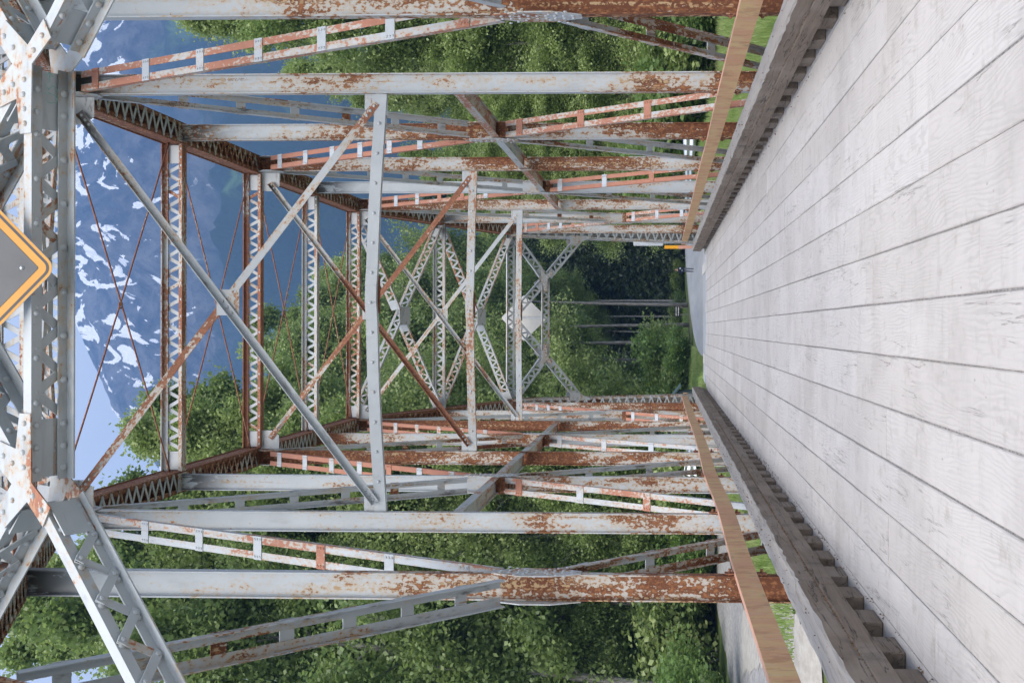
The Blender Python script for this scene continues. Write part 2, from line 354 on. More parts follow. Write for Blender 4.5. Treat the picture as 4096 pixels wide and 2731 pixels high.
# posts -------------------------------------------------------------------------------------------------
POST_R = {(-1, 0): (0.90, 0.20), (-1, 1): (0.44, 0.34), (-1, 2): (0.62, 0.36), (-1, 3): (0.52, 0.85), (-1, 4): (0.35, 0.62), (-1, 5): (0.45, 0.8), (-1, 6): (.5, .4), (-1, 7): (0.55, 0.5),
          (1, 0): (0.92, 0.20), (1, 1): (0.47, 0.38), (1, 2): (0.66, 0.36), (1, 3): (0.62, 0.55), (1, 4): (0.5, 0.3), (1, 5): (0.45, 0.7), (1, 6): (0.5, 0.4), (1, 7): (0.62, 0.5)}
for sx in (-1, 1):
    for n in range(-1, 8):
        A = (sx * W, D(n), ZL); B = (sx * W, D(n), ZU[n] - 0.12)
        M, L = frame(A, B, (0, -1, 0)); mb = MB(); mb.ext(prof_I(0.26, 0.12, 0.012, 0.014), 0, L)
        r = POST_R.get((sx, n), (0.4, 0.4))
        part('post', mb.mesh('post'), STEEL, M, **rustp(r[0], r[1], 0.0, L, 0.15))

# ladder diagonals -----------------------------------------------------------------------------------------
mbt = MB(); mbt.box(-0.065, 0.065, -0.135, 0.135, 0.0, 0.009)
for yy in (-0.1, 0.1):
    for xx in (-0.042, 0, 0.042): mbt.rivet((xx, yy, 0.009), (0, 0, 1), 0.0165)
BATTEN = mbt.mesh('batten_plate')
mbt = MB(); mbt.box(-0.065, 0.065, -0.135, 0.135, 0.0, 0.009)
for yy in (-0.1, 0.1):
    for xx in (-0.042, 0, 0.042): mbt.rivet((xx, yy, 0), (0, 0, -1), 0.0165)
BATTEN_UNDER = mbt.mesh('batten_plate_under')
def ladder(A, B, rust, primer, c0=0.3, c1=0.3, nb=5, gr=.4):
    A, B = Vector(A), Vector(B); d = (B - A).normalized(); upv = Vector((0, 0, 1))
    if abs(d.z) > 0.999: upv = Vector((0, -1, 0))
    M, L = frame(A, B, upv); mb = MB()
    for s in (-1, 1): angle(mb, c0, L - c1, s * 0.13, 0.045, -s, -1, 0.085, 0.085)
    o = part('diagonal', mb.mesh('diagonal'), STEEL, M, **rustp(rust[0], rust[1], primer, L, gr))
    under = d.y * d.z < 0                # camera looks at the underside
    for i in range(nb):
        x = c0 + 0.45 + (L - c0 - c1 - 0.75) * i / (nb - 1)
        pr = rustp(random.choice((0.05, 0.1, 0.25, 0.5)) + 0.25 * rust[0] , None, primer, 1, gr * .6)
        Mx = Matrix.Translation((x, 0, 0.046 if not under else 0.046))
        link('batten_plate', BATTEN if not under else BATTEN_UNDER, STEEL, o, Mx, **pr)
    return o
ZM = {0: 2.83, 2: (ZT + ZL) / 2, 4: (ZT + ZL) / 2, 6: 2.83}
for sx in (-1, 1):
    for n in (0, 2, 4, 6):
        Mn = (sx * W, D(n), ZM[n])
        for dn, lo in ((1, 0), (-1, 0), (1, 1), (-1, 1)):
            if lo and (n, dn) in ((0, -1), (6, 1)): continue
            z = ZL if lo else ZU[n + dn] - 0.1
            E_ = (sx * W, D(n + dn), z); lower, upper = (E_, Mn) if lo else (Mn, E_)
            bright = (dn == 1 and not lo) or (dn == -1 and lo)
            if bright:
                rr = {(-1, 0, 0): (0.30, 0.45), (1, 0, 0): (0.50, 0.60), (-1, 2, 0): (0.9, 1.1), (1, 2, 0): (0.62, 0.85), (-1, 4, 0): (0.8, 1.1), (1, 4, 0): (0.75, 0.85),
                      (-1, 2, 1): (0.42, 0.42), (1, 2, 1): (0.55, 0.5), (-1, 4, 1): (0.45, 0.4), (1, 4, 1): (0.6, 0.7)}.get((sx, n, lo), (0.62, 0.62)); pm = 0.9
            else: rr = (0.36, 0.44); pm = 0.0
            ladder(lower, upper, rr, pm, gr=0.35 if bright else 1.5, c0=0.42 if not lo else 0.3, c1=0.34 if lo else 0.45, nb=7 if not lo else 5)
# gusset plates at the web joints
def gusset(n, sx, z, hy, hz, rv=True):
    for sy in (-1, 1):
        mb = MB(); x0 = sy * 0.1315; xa, xb = sorted((x0, x0 + sy * 0.011))
        c = 0.35
        pts = [(-hy * c, -hz), (hy * c, -hz), (hy, -hz * c), (hy, hz * c), (hy * c, hz), (-hy * c, hz), (-hy, hz * c), (-hy, -hz * c)]
        Mx = Matrix(((0, 0, 1, xa), (1, 0, 0, 0), (0, 1, 0, 0), (0, 0, 0, 1))); mb.poly(pts, Mx, xb - xa)
        g = part('gusset_plate', mb.mesh('gusset_plate'), STEEL, Matrix.Translation((sx * W, D(n), z)), **rustp(0.45, None, 0.3, 1, 0.6))
        if rv and sy * sx < 0:
            r = MB(); xo = x0 + sy * 0.011
            for yy in (-0.045, 0.045):
                for k in range(-4, 5): r.rivet((xo, yy, k * hz * 0.2), (sy, 0, 0), 0.019)
            for s1 in (-1, 1):
                for s2 in (-1, 1):
                    for k in range(3): r.rivet((xo, s1 * (0.1 + k * 0.05), s2 * (0.12 + k * 0.085)), (sy, 0, 0), 0.019)
            link('rivets', r.mesh('rivets', True), STEEL, g, None, kind='stuff', **rustp(0.3, None, .5, 1))
for sx in (-1, 1):
    for n in (0, 2, 4, 6): gusset(n, sx, ZM[n], 0.18, 0.44)
    for n in (1, 3, 5): gusset(n, sx, ZT - 0.36, 0.24, 0.24, False)
# riveted cluster plates inside the joints (dark pockets)
for sx in (-1, 1):
    for n in (2, 4, 6):
        mb = MB(); mb.box(-0.12, 0.12, -0.19, -0.06, -0.18, 0.02)
        part('joint_block', mb.mesh('joint_block'), STEEL, Matrix.Translation((sx * W, D(n), ZM[n] - 0.12)), **rustp(0.7, None, 0, 1, 1.5))

# lacing -----------------------------------------------------------------------------------------------------
BARC = {}
def bar_mesh(L, wd=0.056):
    k = (round(L, 3), wd)
    if k not in BARC:
        mb = MB(); mb.box(-L / 2, L / 2, -wd / 2, wd / 2, -0.0045, 0.0045)
        for s in (-1, 1):
            for q in (-1, 1): mb.rivet((s * (L / 2 - 0.03), 0, q * 0.0045), (0, 0, q), 0.018)
        BARC[k] = mb.mesh('lacing_bar')
    return BARC[k]
def lacing(o, x0, x1, y0, y1, z, mode, pr, period=0.275, wd=0.056):
    n = max(2, int(round((x1 - x0) / (period / 2)))); st = (x1 - x0) / n; a = math.atan2(y1 - y0, st); Lb = math.hypot(y1 - y0, st) + 0.05
    if mode == 'obj':
        me = bar_mesh(Lb, wd)
        for i in range(n):
            M = Matrix.Translation((x0 + st * (i + .5) + random.uniform(-.006, .006), (y0 + y1) / 2, z + (0.0048 if i % 2 else -0.0048))) @ Matrix.Rotation((a if i % 2 == 0 else -a) + random.uniform(-.035, .035), 4, 'Z') @ Matrix.Rotation(random.uniform(-.02, .02), 4, 'Y')
            q = dict(pr); k = random.choice((0, 0, 0.0, 0.15, 0.4)); q['rust_start'] = q['rust_end'] = pr['rust_start'] * 0.45 + k * 0.5
            link('lacing_bar', me, STEEL, o, M, **q)
    else:
        mb = MB()
        for i in range(n):
            M = Matrix.Translation((x0 + st * (i + .5), (y0 + y1) / 2, z + (0.0048 if i % 2 else -0.0048))) @ Matrix.Rotation(a if i % 2 == 0 else -a, 4, 'Z')
            mb.obox(M, -Lb / 2, Lb / 2, -wd / 2, wd / 2, -0.0045, 0.0045)
        link('lacing', mb.mesh('lacing'), STEEL, o, None, kind='stuff', **pr)
def lattice(name, A, B, depth_dir, depth, legup, rust, primer=0.4, mode='stuff', c0=0.15, c1=0.15, leg=0.085, plate=0.3, period=0.275, double=False, grime=.3, rivets=False, out=0.085):
    """two angles joined by zig-zag lacing; depth runs along depth_dir, outstanding legs along +-legup"""
    A, B, dd = Vector(A), Vector(B), Vector(depth_dir); X = (B - A).normalized(); Y = (dd - X * dd.dot(X)).normalized(); Z = X.cross(Y)
    M = Matrix((X, Y, Z)).transposed().to_4x4(); M.translation = A; L = (B - A).length
    su = 1 if Z.dot(Vector(legup)) > 0 else -1; mb = MB(); h = depth / 2
    angle(mb, c0, L - c1, h, 0, -1, su, leg, out); angle(mb, c0, L - c1, -h, 0, 1, -su, leg, out)
    if double:                           # back-to-back second pair
        angle(mb, c0, L - c1, h, -su * 0.012, -1, -su, leg, out); angle(mb, c0, L - c1, -h, su * 0.012, 1, su, leg, out)
    pr = rustp(rust[0], rust[1], primer, L, grime); o = part(name, mb.mesh(name), STEEL, M, **pr)
    for a, b in ((c0 + 0.02, c0 + 0.02 + plate), (L - c1 - 0.02 - plate, L - c1 - 0.02)):
        m2 = MB(); m2.box(a, b, -h + 0.02, h - 0.02, -0.024, -0.014)
        link('end_plate', m2.mesh('end_plate'), STEEL, o, None, **rustp(0.12, None, primer, 1, .2))
    q = dict(pr); q['rust_start'] *= .8; q['rust_end'] *= .8; lacing(o, c0 + plate + 0.05, L - c1 - plate - 0.05, -h + leg * 0.55, h - leg * 0.55, -0.017, mode, q, period)
    if rivets:
        r = MB(); n = int((L - c0 - c1) / 0.138)
        for i in range(n):
            x = c0 + 0.07 + 0.138 * i; 
            for s in (-1, 1):
                if i % 2 == (s > 0) or x < c0 + plate or x > L - c1 - plate:
                    for q in (-1, 1): r.rivet((x, s * (h - leg * 0.5), 0.0 + (su * 0.011 if q * su > 0 and s > 0 else 0) + (-su * 0.011 if q * su < 0 and s < 0 else 0) + (-0.0265 if (q < 0) and 0 else 0)), (0, 0, q), 0.023, 8)
        link('rivets', r.mesh('rivets', True), STEEL, o, None, kind='stuff', **rustp(0.25, None, 0.3, 1))
    return o

# top chords and end posts ----------------------------------------------------------------------------------
def chord(name, A, B, mode, rust, c0=0.0, c1=0.0, hw=0.165):
    A, B = Vector(A), Vector(B); upv = Vector((0, 0, 1))
    M, L = frame(A, B, upv); mb = MB()
    mb.box(c0, L - c1, -hw - 0.03, hw + 0.03, 0.141, 0.153)
    for s in (-1, 1):
        ya, yb = sorted((s * hw, s * (hw + 0.012))); mb.box(c0, L - c1, ya, yb, -0.14, 0.14)
        ya, yb = sorted((s * (hw - 0.0015), s * (hw - 0.062))); mb.box(c0, L - c1, ya, yb, -0.14, -0.129)
    pr = rustp(rust[0], rust[1], 0.12, L, 0.9); o = part(name, mb.mesh(name), STEEL, M, **pr)
    lacing(o, 0.2 + c0, L - 0.2 - c1, -hw + 0.035, hw - 0.035, -0.146, mode, rustp(0.5 if name == 'top_chord' else 0.2, None, 0.1, L, .9 if name == 'top_chord' else .3), 0.262 if name == 'top_chord' else .3, 0.05)
    r = MB(); k = 0.12
    while k < L - 0.1:
        for s in (-1, 1): r.rivet((k, s * (hw + 0.012), -0.095), (0, s, 0), 0.016)
        k += 0.095
    link('rivets', r.mesh('rivets', True), STEEL, o, None, kind='stuff', **rustp(0.7, None, .3, 1))
    for x in (c0, L - c1 - 0.17):        # batten plates at the joints
        m2 = MB(); m2.box(x + 0.01, x + 0.16, -0.15, 0.15, -0.152, -0.1415)
        link('batten_plate', m2.mesh('chord_batten'), STEEL, o, None, **rustp(0.55, None, .1, 1, 1))
    return o
for sx in (-1, 1):
    for n in range(-1, 7):
        chord('top_chord', (sx * W, D(n), ZU[n]), (sx * W, D(n + 1), ZU[n + 1]), 'obj' if n == 1 else 'stuff', (0.95, 1.0) if n >= 1 else (0.7, 0.6))
    chord('end_post', (sx * W, D(7), ZE), (sx * W, D(8), ZL), 'stuff', (0.45, 0.4), 0.0, hw=0.225)
    chord('end_post', (sx * W, D(-2), ZL), (sx * W, D(-1), ZE), 'stuff', (0.5, 0.5), 0.0, hw=0.225)

# top struts -----------------------------------------------------------------------------------------------------
for n in range(0, 7):
    rr = {0: (.35, .35), 1: (.35, .35), 2: (0.5, 0.52), 3: (0.72, 0.7), 4: (0.5, 0.45), 5: (0.62, 0.62), 6: (0.35, 0.35)}[n]
    lattice('top_strut', (-W + 0.16, D(n), ZU[n]), (W - 0.16, D(n), ZU[n]), (0, 0, 1), 0.345, (0, 1, 0), rr, 0.45, 'obj' if n in (1, 2, 3, 4) else 'stuff', 0.02, 0.02, double=True, rivets=n <= 5)
# crossed rods in the four flat panels
for n in (1, 2, 3, 4):
    for s in (-1, 1):
        mb = MB(); A = Vector((-s * (W - 0.15), D(n) + 0.1, ZT + 0.02 + s * 0.014)); B = Vector((s * (W - 0.15), D(n + 1) - 0.1, ZT + 0.02 + s * 0.014))
        M, L = frame(A, B, (0, 0, 1)); mb.tube([(0, 0, 0), (L * .25, 0, -0.012), (L / 2, 0, -0.018), (L * .75, 0, -0.012), (L, 0, 0)], 0.0135, 8)
        o = part('bracing_rod', mb.mesh('bracing_rod', True), STEEL, M, **rustp(1.4, None, 0.35, L))
        if s > 0:
            m2 = MB(); ring = [(L / 2 + 0.05 * math.cos(t), 0.05 * math.sin(t), -0.03) for t in np.linspace(0, 2 * math.pi, 13)]
            m2.tube(ring, 0.011, 6, False); link('ring_clamp', m2.mesh('ring_clamp', True), STEEL, o, None, **rustp(1.4, None, 0.3, 1))
# laced X bracing in the sloping panels
for n in (-1, 0, 5, 6):
    pa, pb = ZU[n], ZU[n + 1]; cy, cz = (D(n) + D(n + 1)) / 2, (pa + pb) / 2
    rr = (0.42, 0.5)
    for s in (-1, 1):
        A = Vector((-s * (W - 0.2), D(n) + 0.12, pa)); B = Vector((s * (W - 0.2), D(n + 1) - 0.12, pb)); mid = (A + B) / 2
        u = (B - A).normalized()
        if s > 0:
            lattice('lateral_brace', A, B, (0, 0, 1), 0.29, (0, 1, 0), rr, 0.5, 'stuff', 0.1, 0.1, leg=0.07, period=0.30)
        else:
            for P, Q in ((A, mid - u * 0.16), (mid + u * 0.16, B)):
                lattice('lateral_brace', P, Q, (0, 0, 1), 0.29, (0, 1, 0), rr, 0.5, 'stuff', 0.04, 0.04, leg=0.07, period=0.30)
    mb = MB(); mb.box(-0.25, 0.25, -0.25, 0.25, -0.006, 0.006)
    sl_ = math.atan2(pb - pa, PN)
    part('cross_plate', mb.mesh('cross_plate'), STEEL, Matrix.Translation((0, cy, cz - 0.16)) @ Matrix.Rotation(sl_, 4, 'X'), **rustp(0.25, None, .4, 1))

# portals at both ends ------------------------------------------------------------------------------------------
def portal(near):
    yh = D(-1) if near else D(7); sg = 1 if near else -1
    es = Vector((0, sg * PN, ZE - ZL)).normalized(); nr = Vector((0, -sg * es.z, abs(es.y)))
    H = Vector((0, yh, ZE)); P = lambda x, s: H + Vector((x, 0, 0)) + es * s
    dn = 0.245; mode = 'obj' if near else 'stuff'; rv = near
    rr = (0.30, 0.30) if near else (0.30, 0.30)
    sL = -1.24; xn = 1.28
    lat0 = lattice
    def lat(name, A, B, *a, **k):
        if near: return lat0(name, A, B, *a, **k)
        X = (B - A).normalized(); inpl = nr.cross(X); k['leg'] = .07; k['out'] = .08
        return lat0(name, A, B, inpl if inpl.z > 0 else -inpl, 0.30, -nr, *a[3:], **k)
    lat('portal_strut', P(-W + .16, -.03), P(W - .16, -.03), nr, dn, es, rr, 0.5, 'stuff', 0.02, 0.02, rivets=False)
    lo = lat('portal_strut', P(-xn, sL), P(xn, sL), nr, dn, es, rr, 0.5, mode, 0.0, 0.0, plate=0.36, rivets=rv, leg=.07, out=.075)
    for s in (-1, 1):
        k = lat('knee_brace', P(s * xn, sL), P(s * (W - .12), -2.52), nr, dn, es, (0.38, 0.38) if near else rr, 0.6, mode, 0.16, 0.05, plate=0.24, rivets=rv, leg=.07, out=.075)
        lat('portal_diagonal', P(s * xn, sL), P(s * (W - .25), -0.17), nr, dn, es, rr, 0.55, 'stuff', 0.2, 0.05, plate=0.2, rivets=rv)
        lat('portal_diagonal', P(s * xn, sL), P(s * 0.12, -0.17), nr, dn, es, rr, 0.55, 'stuff', 0.2, 0.05, plate=0.2, rivets=rv)
        # flared joint plates on the front and back of each node
        for q in (-1, 1):
            M = Matrix((Vector((s, 0, 0)), es, Vector((s, 0, 0)).cross(es))).transposed().to_4x4()
            nz = M.to_3x3() @ Vector((0, 0, 1)); M.translation = P(s * xn, sL) + nr * (dn / 2 + 0.002) * q + nr * (0.002 * q)
            pts = [(-0.42, -0.012), (-0.42, 0.095), (-0.2, 0.13), (-0.24, 0.3), (-0.12, 0.36), (0.02, 0.17), (0.2, 0.33), (0.3, 0.24), (0.12, 0.02), (0.26, -0.13), (0.14, -0.2), (0.0, -0.02)]
            if q < 0: pts = [(a, min(b, 0.2)) for a, b in pts]
            t = 0.01 * (1 if nz.dot(nr) * q > 0 else -1); mb = MB(); mb.poly(pts, M, t)
            g = part('joint_plate', mb.mesh('joint_plate'), STEEL, **rustp(0.40, None, 0.6, 1, .35))
            r = MB(); off = nr * q * 0.011
            for a, b in ((-0.36, 0.045), (-0.27, 0.05), (-0.18, 0.06), (-0.09, 0.05), (-0.15, 0.25), (-0.11, 0.16), (0.2, 0.25), (0.12, 0.16), (0.16, -0.12), (0.08, -0.04)):
                r.rivet(M @ Vector((a, b, 0)) + off, nr * q, 0.019, 8)
            link('rivets', r.mesh('rivets', True), STEEL, g, None, kind='stuff', **rustp(0.36, None, 0.6, 1))
        for q in (-1, 1):                # plate where the knee meets the end post
            M = Matrix((Vector((s, 0, 0)), es, Vector((s, 0, 0)).cross(es))).transposed().to_4x4(); M.translation = P(s * (W - .16), -2.5) + nr * q * 0.168
            mb = MB(); mb.poly([(-0.32, 0.42), (-0.12, 0.45), (0.02, 0.5), (0.02, -0.3), (-0.06, -0.25)], M, 0.01)
            part('knee_plate', mb.mesh('knee_plate'), STEEL, **rustp(0.4, None, .4, 1, .5))
    if near:                             # green hand-painted arrow and letters on the underside plate
        X = Vector((1, 0, 0)); Y = nr; c = P(xn - 0.19, sL) 
        mb = MB()
        def stroke(pts, wd=0.0045):
            for (a, b), (c2, d) in zip(pts[:-1], pts[1:]):
                A = c + X * a + Y * b; B = c + X * c2 + Y * d; M, L = frame(A, B, es); mb.obox(M, -0.002, L + 0.002, -wd / 2, wd / 2, -0.0295, -0.0255)
        stroke([(0.095, 0.02), (0.155, 0.025)]); stroke([(0.135, 0.045), (0.157, 0.025), (0.138, 0.0)])
        stroke([(0.085, 0.045), (0.05, 0.03), (0.083, 0.005), (0.07, -0.02), (0.05, -0.03)])
        stroke([(0.03, 0.05), (0.025, 0.0), (0.01, -0.03), (-0.02, -0.02), (-0.03, 0.01), (-0.028, 0.045)])
        part('green_marking', mb.mesh('green_marking'), GREENINK)
    return P, nr, es
Pn, nrn, esn = portal(True); Pf, nrf, esf = portal(False)

# sway frames at n = 1, 3, 5 --------------------------------------------------------------------------------------
for n in (1, 3, 5):
    zs = 5.29; bow = {1: 0.12, 3: 0.06, 5: 0.03}[n]; Y0 = D(n) - 0.02; wl = W - 0.133
    rr = {1: (0.02, 0.02), 3: (0.45, 0.4), 5: (0.35, 0.35)}[n]
    mb = MB(); N = 24
    def zc(x): 
        k = 1 - (x / wl) ** 2
        return zs + bow * k ** 1.2 + (0.02 * math.exp(-((x - .1) / .25) ** 2))
    xs = [-wl + 2 * wl * i / N for i in range(N + 1)]
    for a, b in zip(xs[:-1], xs[1:]):
        M, L = frame((a, Y0, zc(a)), (b, Y0, zc(b)), (0, 0, 1)); mb.obox(M, 0, L + .001, -0.001, 0.011, -0.075, 0.075); mb.obox(M, 0, L + .001, 0.0115, 0.09, -0.0745, -0.064)
    o = part('sway_strut', mb.mesh('sway_strut'), STEEL, Matrix.Identity(4), **rustp(rr[0], rr[1], 0.5, 1, 0))
    r = MB(); 
    for i in range(1, 14): x = -wl + 2 * wl * i / 14; r.rivet((x, Y0 + (-0.012 if 0 else -0.001), zc(x)), (0, -1, 0), 0.024, 8)
    link('rivets', r.mesh('rivets', True), STEEL, o, None, kind='stuff', **rustp(0.15, None, .5, 1))
    if True:                             # buckled centre of the strut
        m2 = MB(); m2.box(-0.24, 0.26, 0.0915, 0.097, -0.11, 0.03); link('centre_plate', m2.mesh('centre_plate'), STEEL, o, Matrix.Translation((0.1, Y0, zc(.1))), **rustp(0.8, None, .4, 1))
    for s in (-1, 1):
        mb = MB(); M = Matrix(((s, 0, 0, s * wl), (0, 0, 1, Y0 + 0.013), (0, 1, 0, zs + 0.02), (0, 0, 0, 1)))
        mb.poly([(0, -0.1), (-0.28, -0.1), (-0.28, 0.12), (-0.2, 0.2), (0, 0.2)], M, 0.01)
        g = part('end_gusset', mb.mesh('end_gusset'), STEEL, **rustp(0.22, None, .3, 1))
        mb = MB(); M = Matrix(((s, 0, 0, s * (W - .16)), (0, 0, 1, Y0 + 0.013), (0, 1, 0, ZT - 0.18), (0, 0, 0, 1)))
        mb.poly([(0, 0.02), (-0.36, 0.02), (-0.36, -0.2), (-0.26, -0.34), (0, -0.34)], M, 0.01)
        part('end_gusset', mb.mesh('end_gusset'), STEEL, **rustp(0.3, None, .1, 1, 1.5))
        # crossed angle braces
        A = Vector((s * (wl - 0.2), Y0 + (0.006 if s > 0 else -0.028), zs + 0.12)); B = Vector((-s * (W - .46), Y0 + (0.006 if s > 0 else -0.028), ZT - 0.42))
        M, L = frame(A, B, (0, -1, 0)); mb = MB(); mb.box(-0.1, L + 0.12, -0.05, 0.05, 0.0, 0.01)
        ya, yb = (-0.05, -0.041) if s > 0 else (0.041, 0.05); mb.box(-0.1, L + 0.12, ya, yb, 0.0105, 0.07) if s < 0 else mb.box(-0.1, L + 0.12, ya, yb, -0.07, -0.0005)
        rb = {1: (0.18, 0.42), 3: (0.75, 0.5), 5: (0.5, 0.5)}[n] if s < 0 else {1: (0.46, 0.48), 3: (0.8, 0.55), 5: (0.35, 0.5)}[n]
        br = part('sway_brace', mb.mesh('sway_brace'), STEEL, M, **rustp(rb[0], rb[1], 0.35, L, 0.7 if s < 0 else .1))
        r = MB()
        for x in (-0.05, 0.03, 0.11, L / 2 - .1, L / 2, L / 2 + .1, L - .09, L - .01, L + .07): r.rivet((x, 0, 0.01), (0, 0, 1), 0.022, 8)
        link('rivets', r.mesh('rivets', True), STEEL, br, None, kind='stuff', **rustp(0.3, None, .3, 1))
    zx = (zs + 0.12 + ZT - 0.42) / 2; mb = MB(); mb.box(-0.17, 0.17, -0.011, -0.001, -0.15, 0.15)
    part('cross_plate', mb.mesh('cross_plate'), STEEL, Matrix.Translation((0.0, Y0 - 0.001, zx)), **rustp(0.3, None, .3, 1))
# mid-height struts running along each truss
for sx in (-1, 1):
    for n in range(1, 5):
        mb = MB(); zc_ = 4.28
        a, b = D(n) + 0.07, D(n + 1) - 0.07; L = b - a
        mb.box(0, L, -0.11, 0.11, 0.0, 0.01); mb.box(0, L, -0.12, -0.1105, -0.05, 0.075); mb.box(0, L, 0.1105, 0.12, -0.05, 0.075)
        M, _ = frame((sx * W, a, zc_), (sx * W, b, zc_), (0, 0, 1))
        part('longitudinal_strut', mb.mesh('longitudinal_strut'), STEEL, M, **rustp(0.4, 0.5, 0.75, L, 0.9))
# floor system under the deck
for sx in (-1, 1):
    mb = MB(); mb.box(-0.14, 0.14, D(-2), D(8), -0.12, 0.12)
    part('bottom_chord', mb.mesh('bottom_chord'), STEEL, Matrix.Translation((sx * W, 0, ZL)), **rustp(0.8, None, 0, 1, 1))
for n in range(-2, 9):
    mb = MB(); mb.ext(prof_I(0.5, 0.2, 0.012, 0.016), -W, W)
    M = Matrix(((1, 0, 0, 0), (0, 0, 1, D(n)), (0, 1, 0, -0.55), (0, 0, 0, 1)))
    part('floor_beam', mb.mesh('floor_beam'), STEEL, M, **rustp(0.9, None, 0, 1, 1))

# ------------------------------------------------------------------ deck
DE = 40.45
db = MB(); db.box(-2.66, 2.66, -3.0, DE, -0.28, -0.010)
deck = part('deck', db.mesh('deck'), SEAM)
PWID = 0.3735; X0 = -0.148
seams = [X0 + PWID * i for i in range(-7, 9)]
joints = {-1: [2.0, 6.35, 12.9, 21.3, 30.0], 0: [4.6, 9.1, 16.8, 25.0, 33.5]}
for i, (xa, xb) in enumerate(zip(seams[:-1], seams[1:])):
    if xa < -2.64: xa = -2.64
    if xb > 2.64: xb = 2.64
    ys = [-2.9]
    while ys[-1] < DE - 3: ys.append(ys[-1] + random.choice((3.6, 4.9, 5.5, 6.1, 7.3)) + random.uniform(-.1, .1))
    if i == 6: ys = [-2.9, 1.8, 6.35, 12.9, 18.0, 24.2, 30.0, 36.1]
    if i == 7: ys = [-2.9, 3.2, 5.75, 8.6, 15.2, 21.0, 27.4, 33.0]
    if i == 5: ys = [-2.9, 2.4, 9.3, 14.2, 19.6, 25.3, 31.0, 36.6]
    ys.append(DE)
    for a, b in zip(ys[:-1], ys[1:]):
        if b - a < 0.5: continue
        g0, g1 = random.uniform(0.001, 0.0045), random.uniform(0.001, 0.0045); mb = MB(); cx, cy = (xa + xb) / 2, (a + b) / 2; N = 8
        hx = (xb - xa) / 2; ly = (b - a) / 2 - 0.003
        vs = []; sk = [random.uniform(-0.004, 0.004) for _ in range(N + 1)]
        for j in range(N + 1):
            y = -ly + 2 * ly * j / N
            for x, z in ((-hx + g0 + abs(sk[j]), -0.02), (-hx + g0 + abs(sk[j]), -0.006), (-hx + g0 + 0.008, 0), (hx - g1 - 0.008, 0), (hx - g1 - abs(sk[-1 - j]), -0.006), (hx - g1 - abs(sk[-1 - j]), -0.02)): vs.append((x, y, z))
        fs = [(j * 6 + k, j * 6 + k + 1, (j + 1) * 6 + k + 1, (j + 1) * 6 + k) for j in range(N) for k in range(5)] + [tuple(range(6)), tuple(range(N * 6 + 5, N * 6 - 1, -1))]
        mb.add(vs, fs)
        link('plank', mb.mesh('plank'), PLANK, deck, Matrix.Translation((cx, cy, random.uniform(-0.004, 0.003))))

# ------------------------------------------------------------------ curbs
def curb(sx):
    root = part('curb', None, None)
    mbk = MB(); mbk.box(-0.095, 0.13, -0.185, 0.185, 0.0, 0.168); BL = mbk.mesh('spacer_block', bevel=0.008)
    y = 7.43 - 0.75 * 14 + 0.185 if sx < 0 else 10.27 - 0.75 * 18 + 0.185
    while y < DE - 0.2:
        link('spacer_block', BL, TIMBER, root, Matrix.Translation((sx * (2.445 + 0.13), y + random.uniform(-.02, .02), 0.002)) @ Matrix.Rotation(random.uniform(-.02, .02), 4, 'Z')); y += 0.75
    for lay in (0, 1):
        z0, z1 = (0.172, 0.322) if lay == 0 else (0.324, 0.480)
        xi = 2.424 if lay == 0 else 2.432; xo = 2.715
        cuts = {(-1, 1): [-2.5, 3.4, 9.43, 15.6, 22.4, 28.8, 34.9], (-1, 0): [-2.5, 5.2, 9.30, 17.1, 24.0, 30.6, 36.5], (1, 1): [-2.5, 6.1, 12.6, 18.4, 24.6, 31.5, 36.9], (1, 0): [-2.5, 5.0, 14.0, 19.9, 26.0, 33.2]}[(sx, lay)] + [DE]
        for a, b in zip(cuts[:-1], cuts[1:]):
            L = b - a - 0.006; N = max(4, int(L / 0.16)); vs = []; k = random.uniform(0, 50)
            prof = [(0, 0), (0, 1), (0.08, 1), (1, 1), (1, 0)]
            for j in range(N + 1):
                yy = -L / 2 + L * j / N
                wob = lambda q: (math.sin(k + yy * 2.3 + q) * .4 + math.sin(yy * 7.1 + q * 3 + k) * .35 + random.uniform(-.6, .6)) * 0.004
                ch = 0.012 + (max(0, random.gauss(0, 0.010)) if lay == 1 else 0.0)
                w0 = xi + wob(1); 
                pts = [(w0, z0), (w0, z1 - ch), (w0 + ch, z1 + (wob(2) if lay else 0)), (xo - ch, z1 + (wob(3) if lay else 0)), (xo, z1 - ch), (xo, z0)]
                vs += [(sx * (x - 2.545), yy, z) for x, z in pts]
            m = 6; fs = [(j * m + q, j * m + (q + 1) % m, (j + 1) * m + (q + 1) % m, (j + 1) * m + q) for j in range(N) for q in range(m)] + [tuple(range(m)), tuple(range(N * m + m - 1, N * m - 1, -1))]
            mb = MB(); mb.add(vs, fs)
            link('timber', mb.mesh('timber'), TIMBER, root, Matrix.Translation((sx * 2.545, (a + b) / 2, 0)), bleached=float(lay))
    mb = MB(); mb.box(-0.015, 0.015, -2.5, DE, 0.002, 0.170); link('gap_light_blocker', mb.mesh('gap_light_blocker'), TIMBER, root, Matrix.Translation((sx * 2.70, 0, 0)))  # added board shutting out light behind the spacer blocks so the gaps go dark
    return root
CL = curb(-1); CR = curb(1)
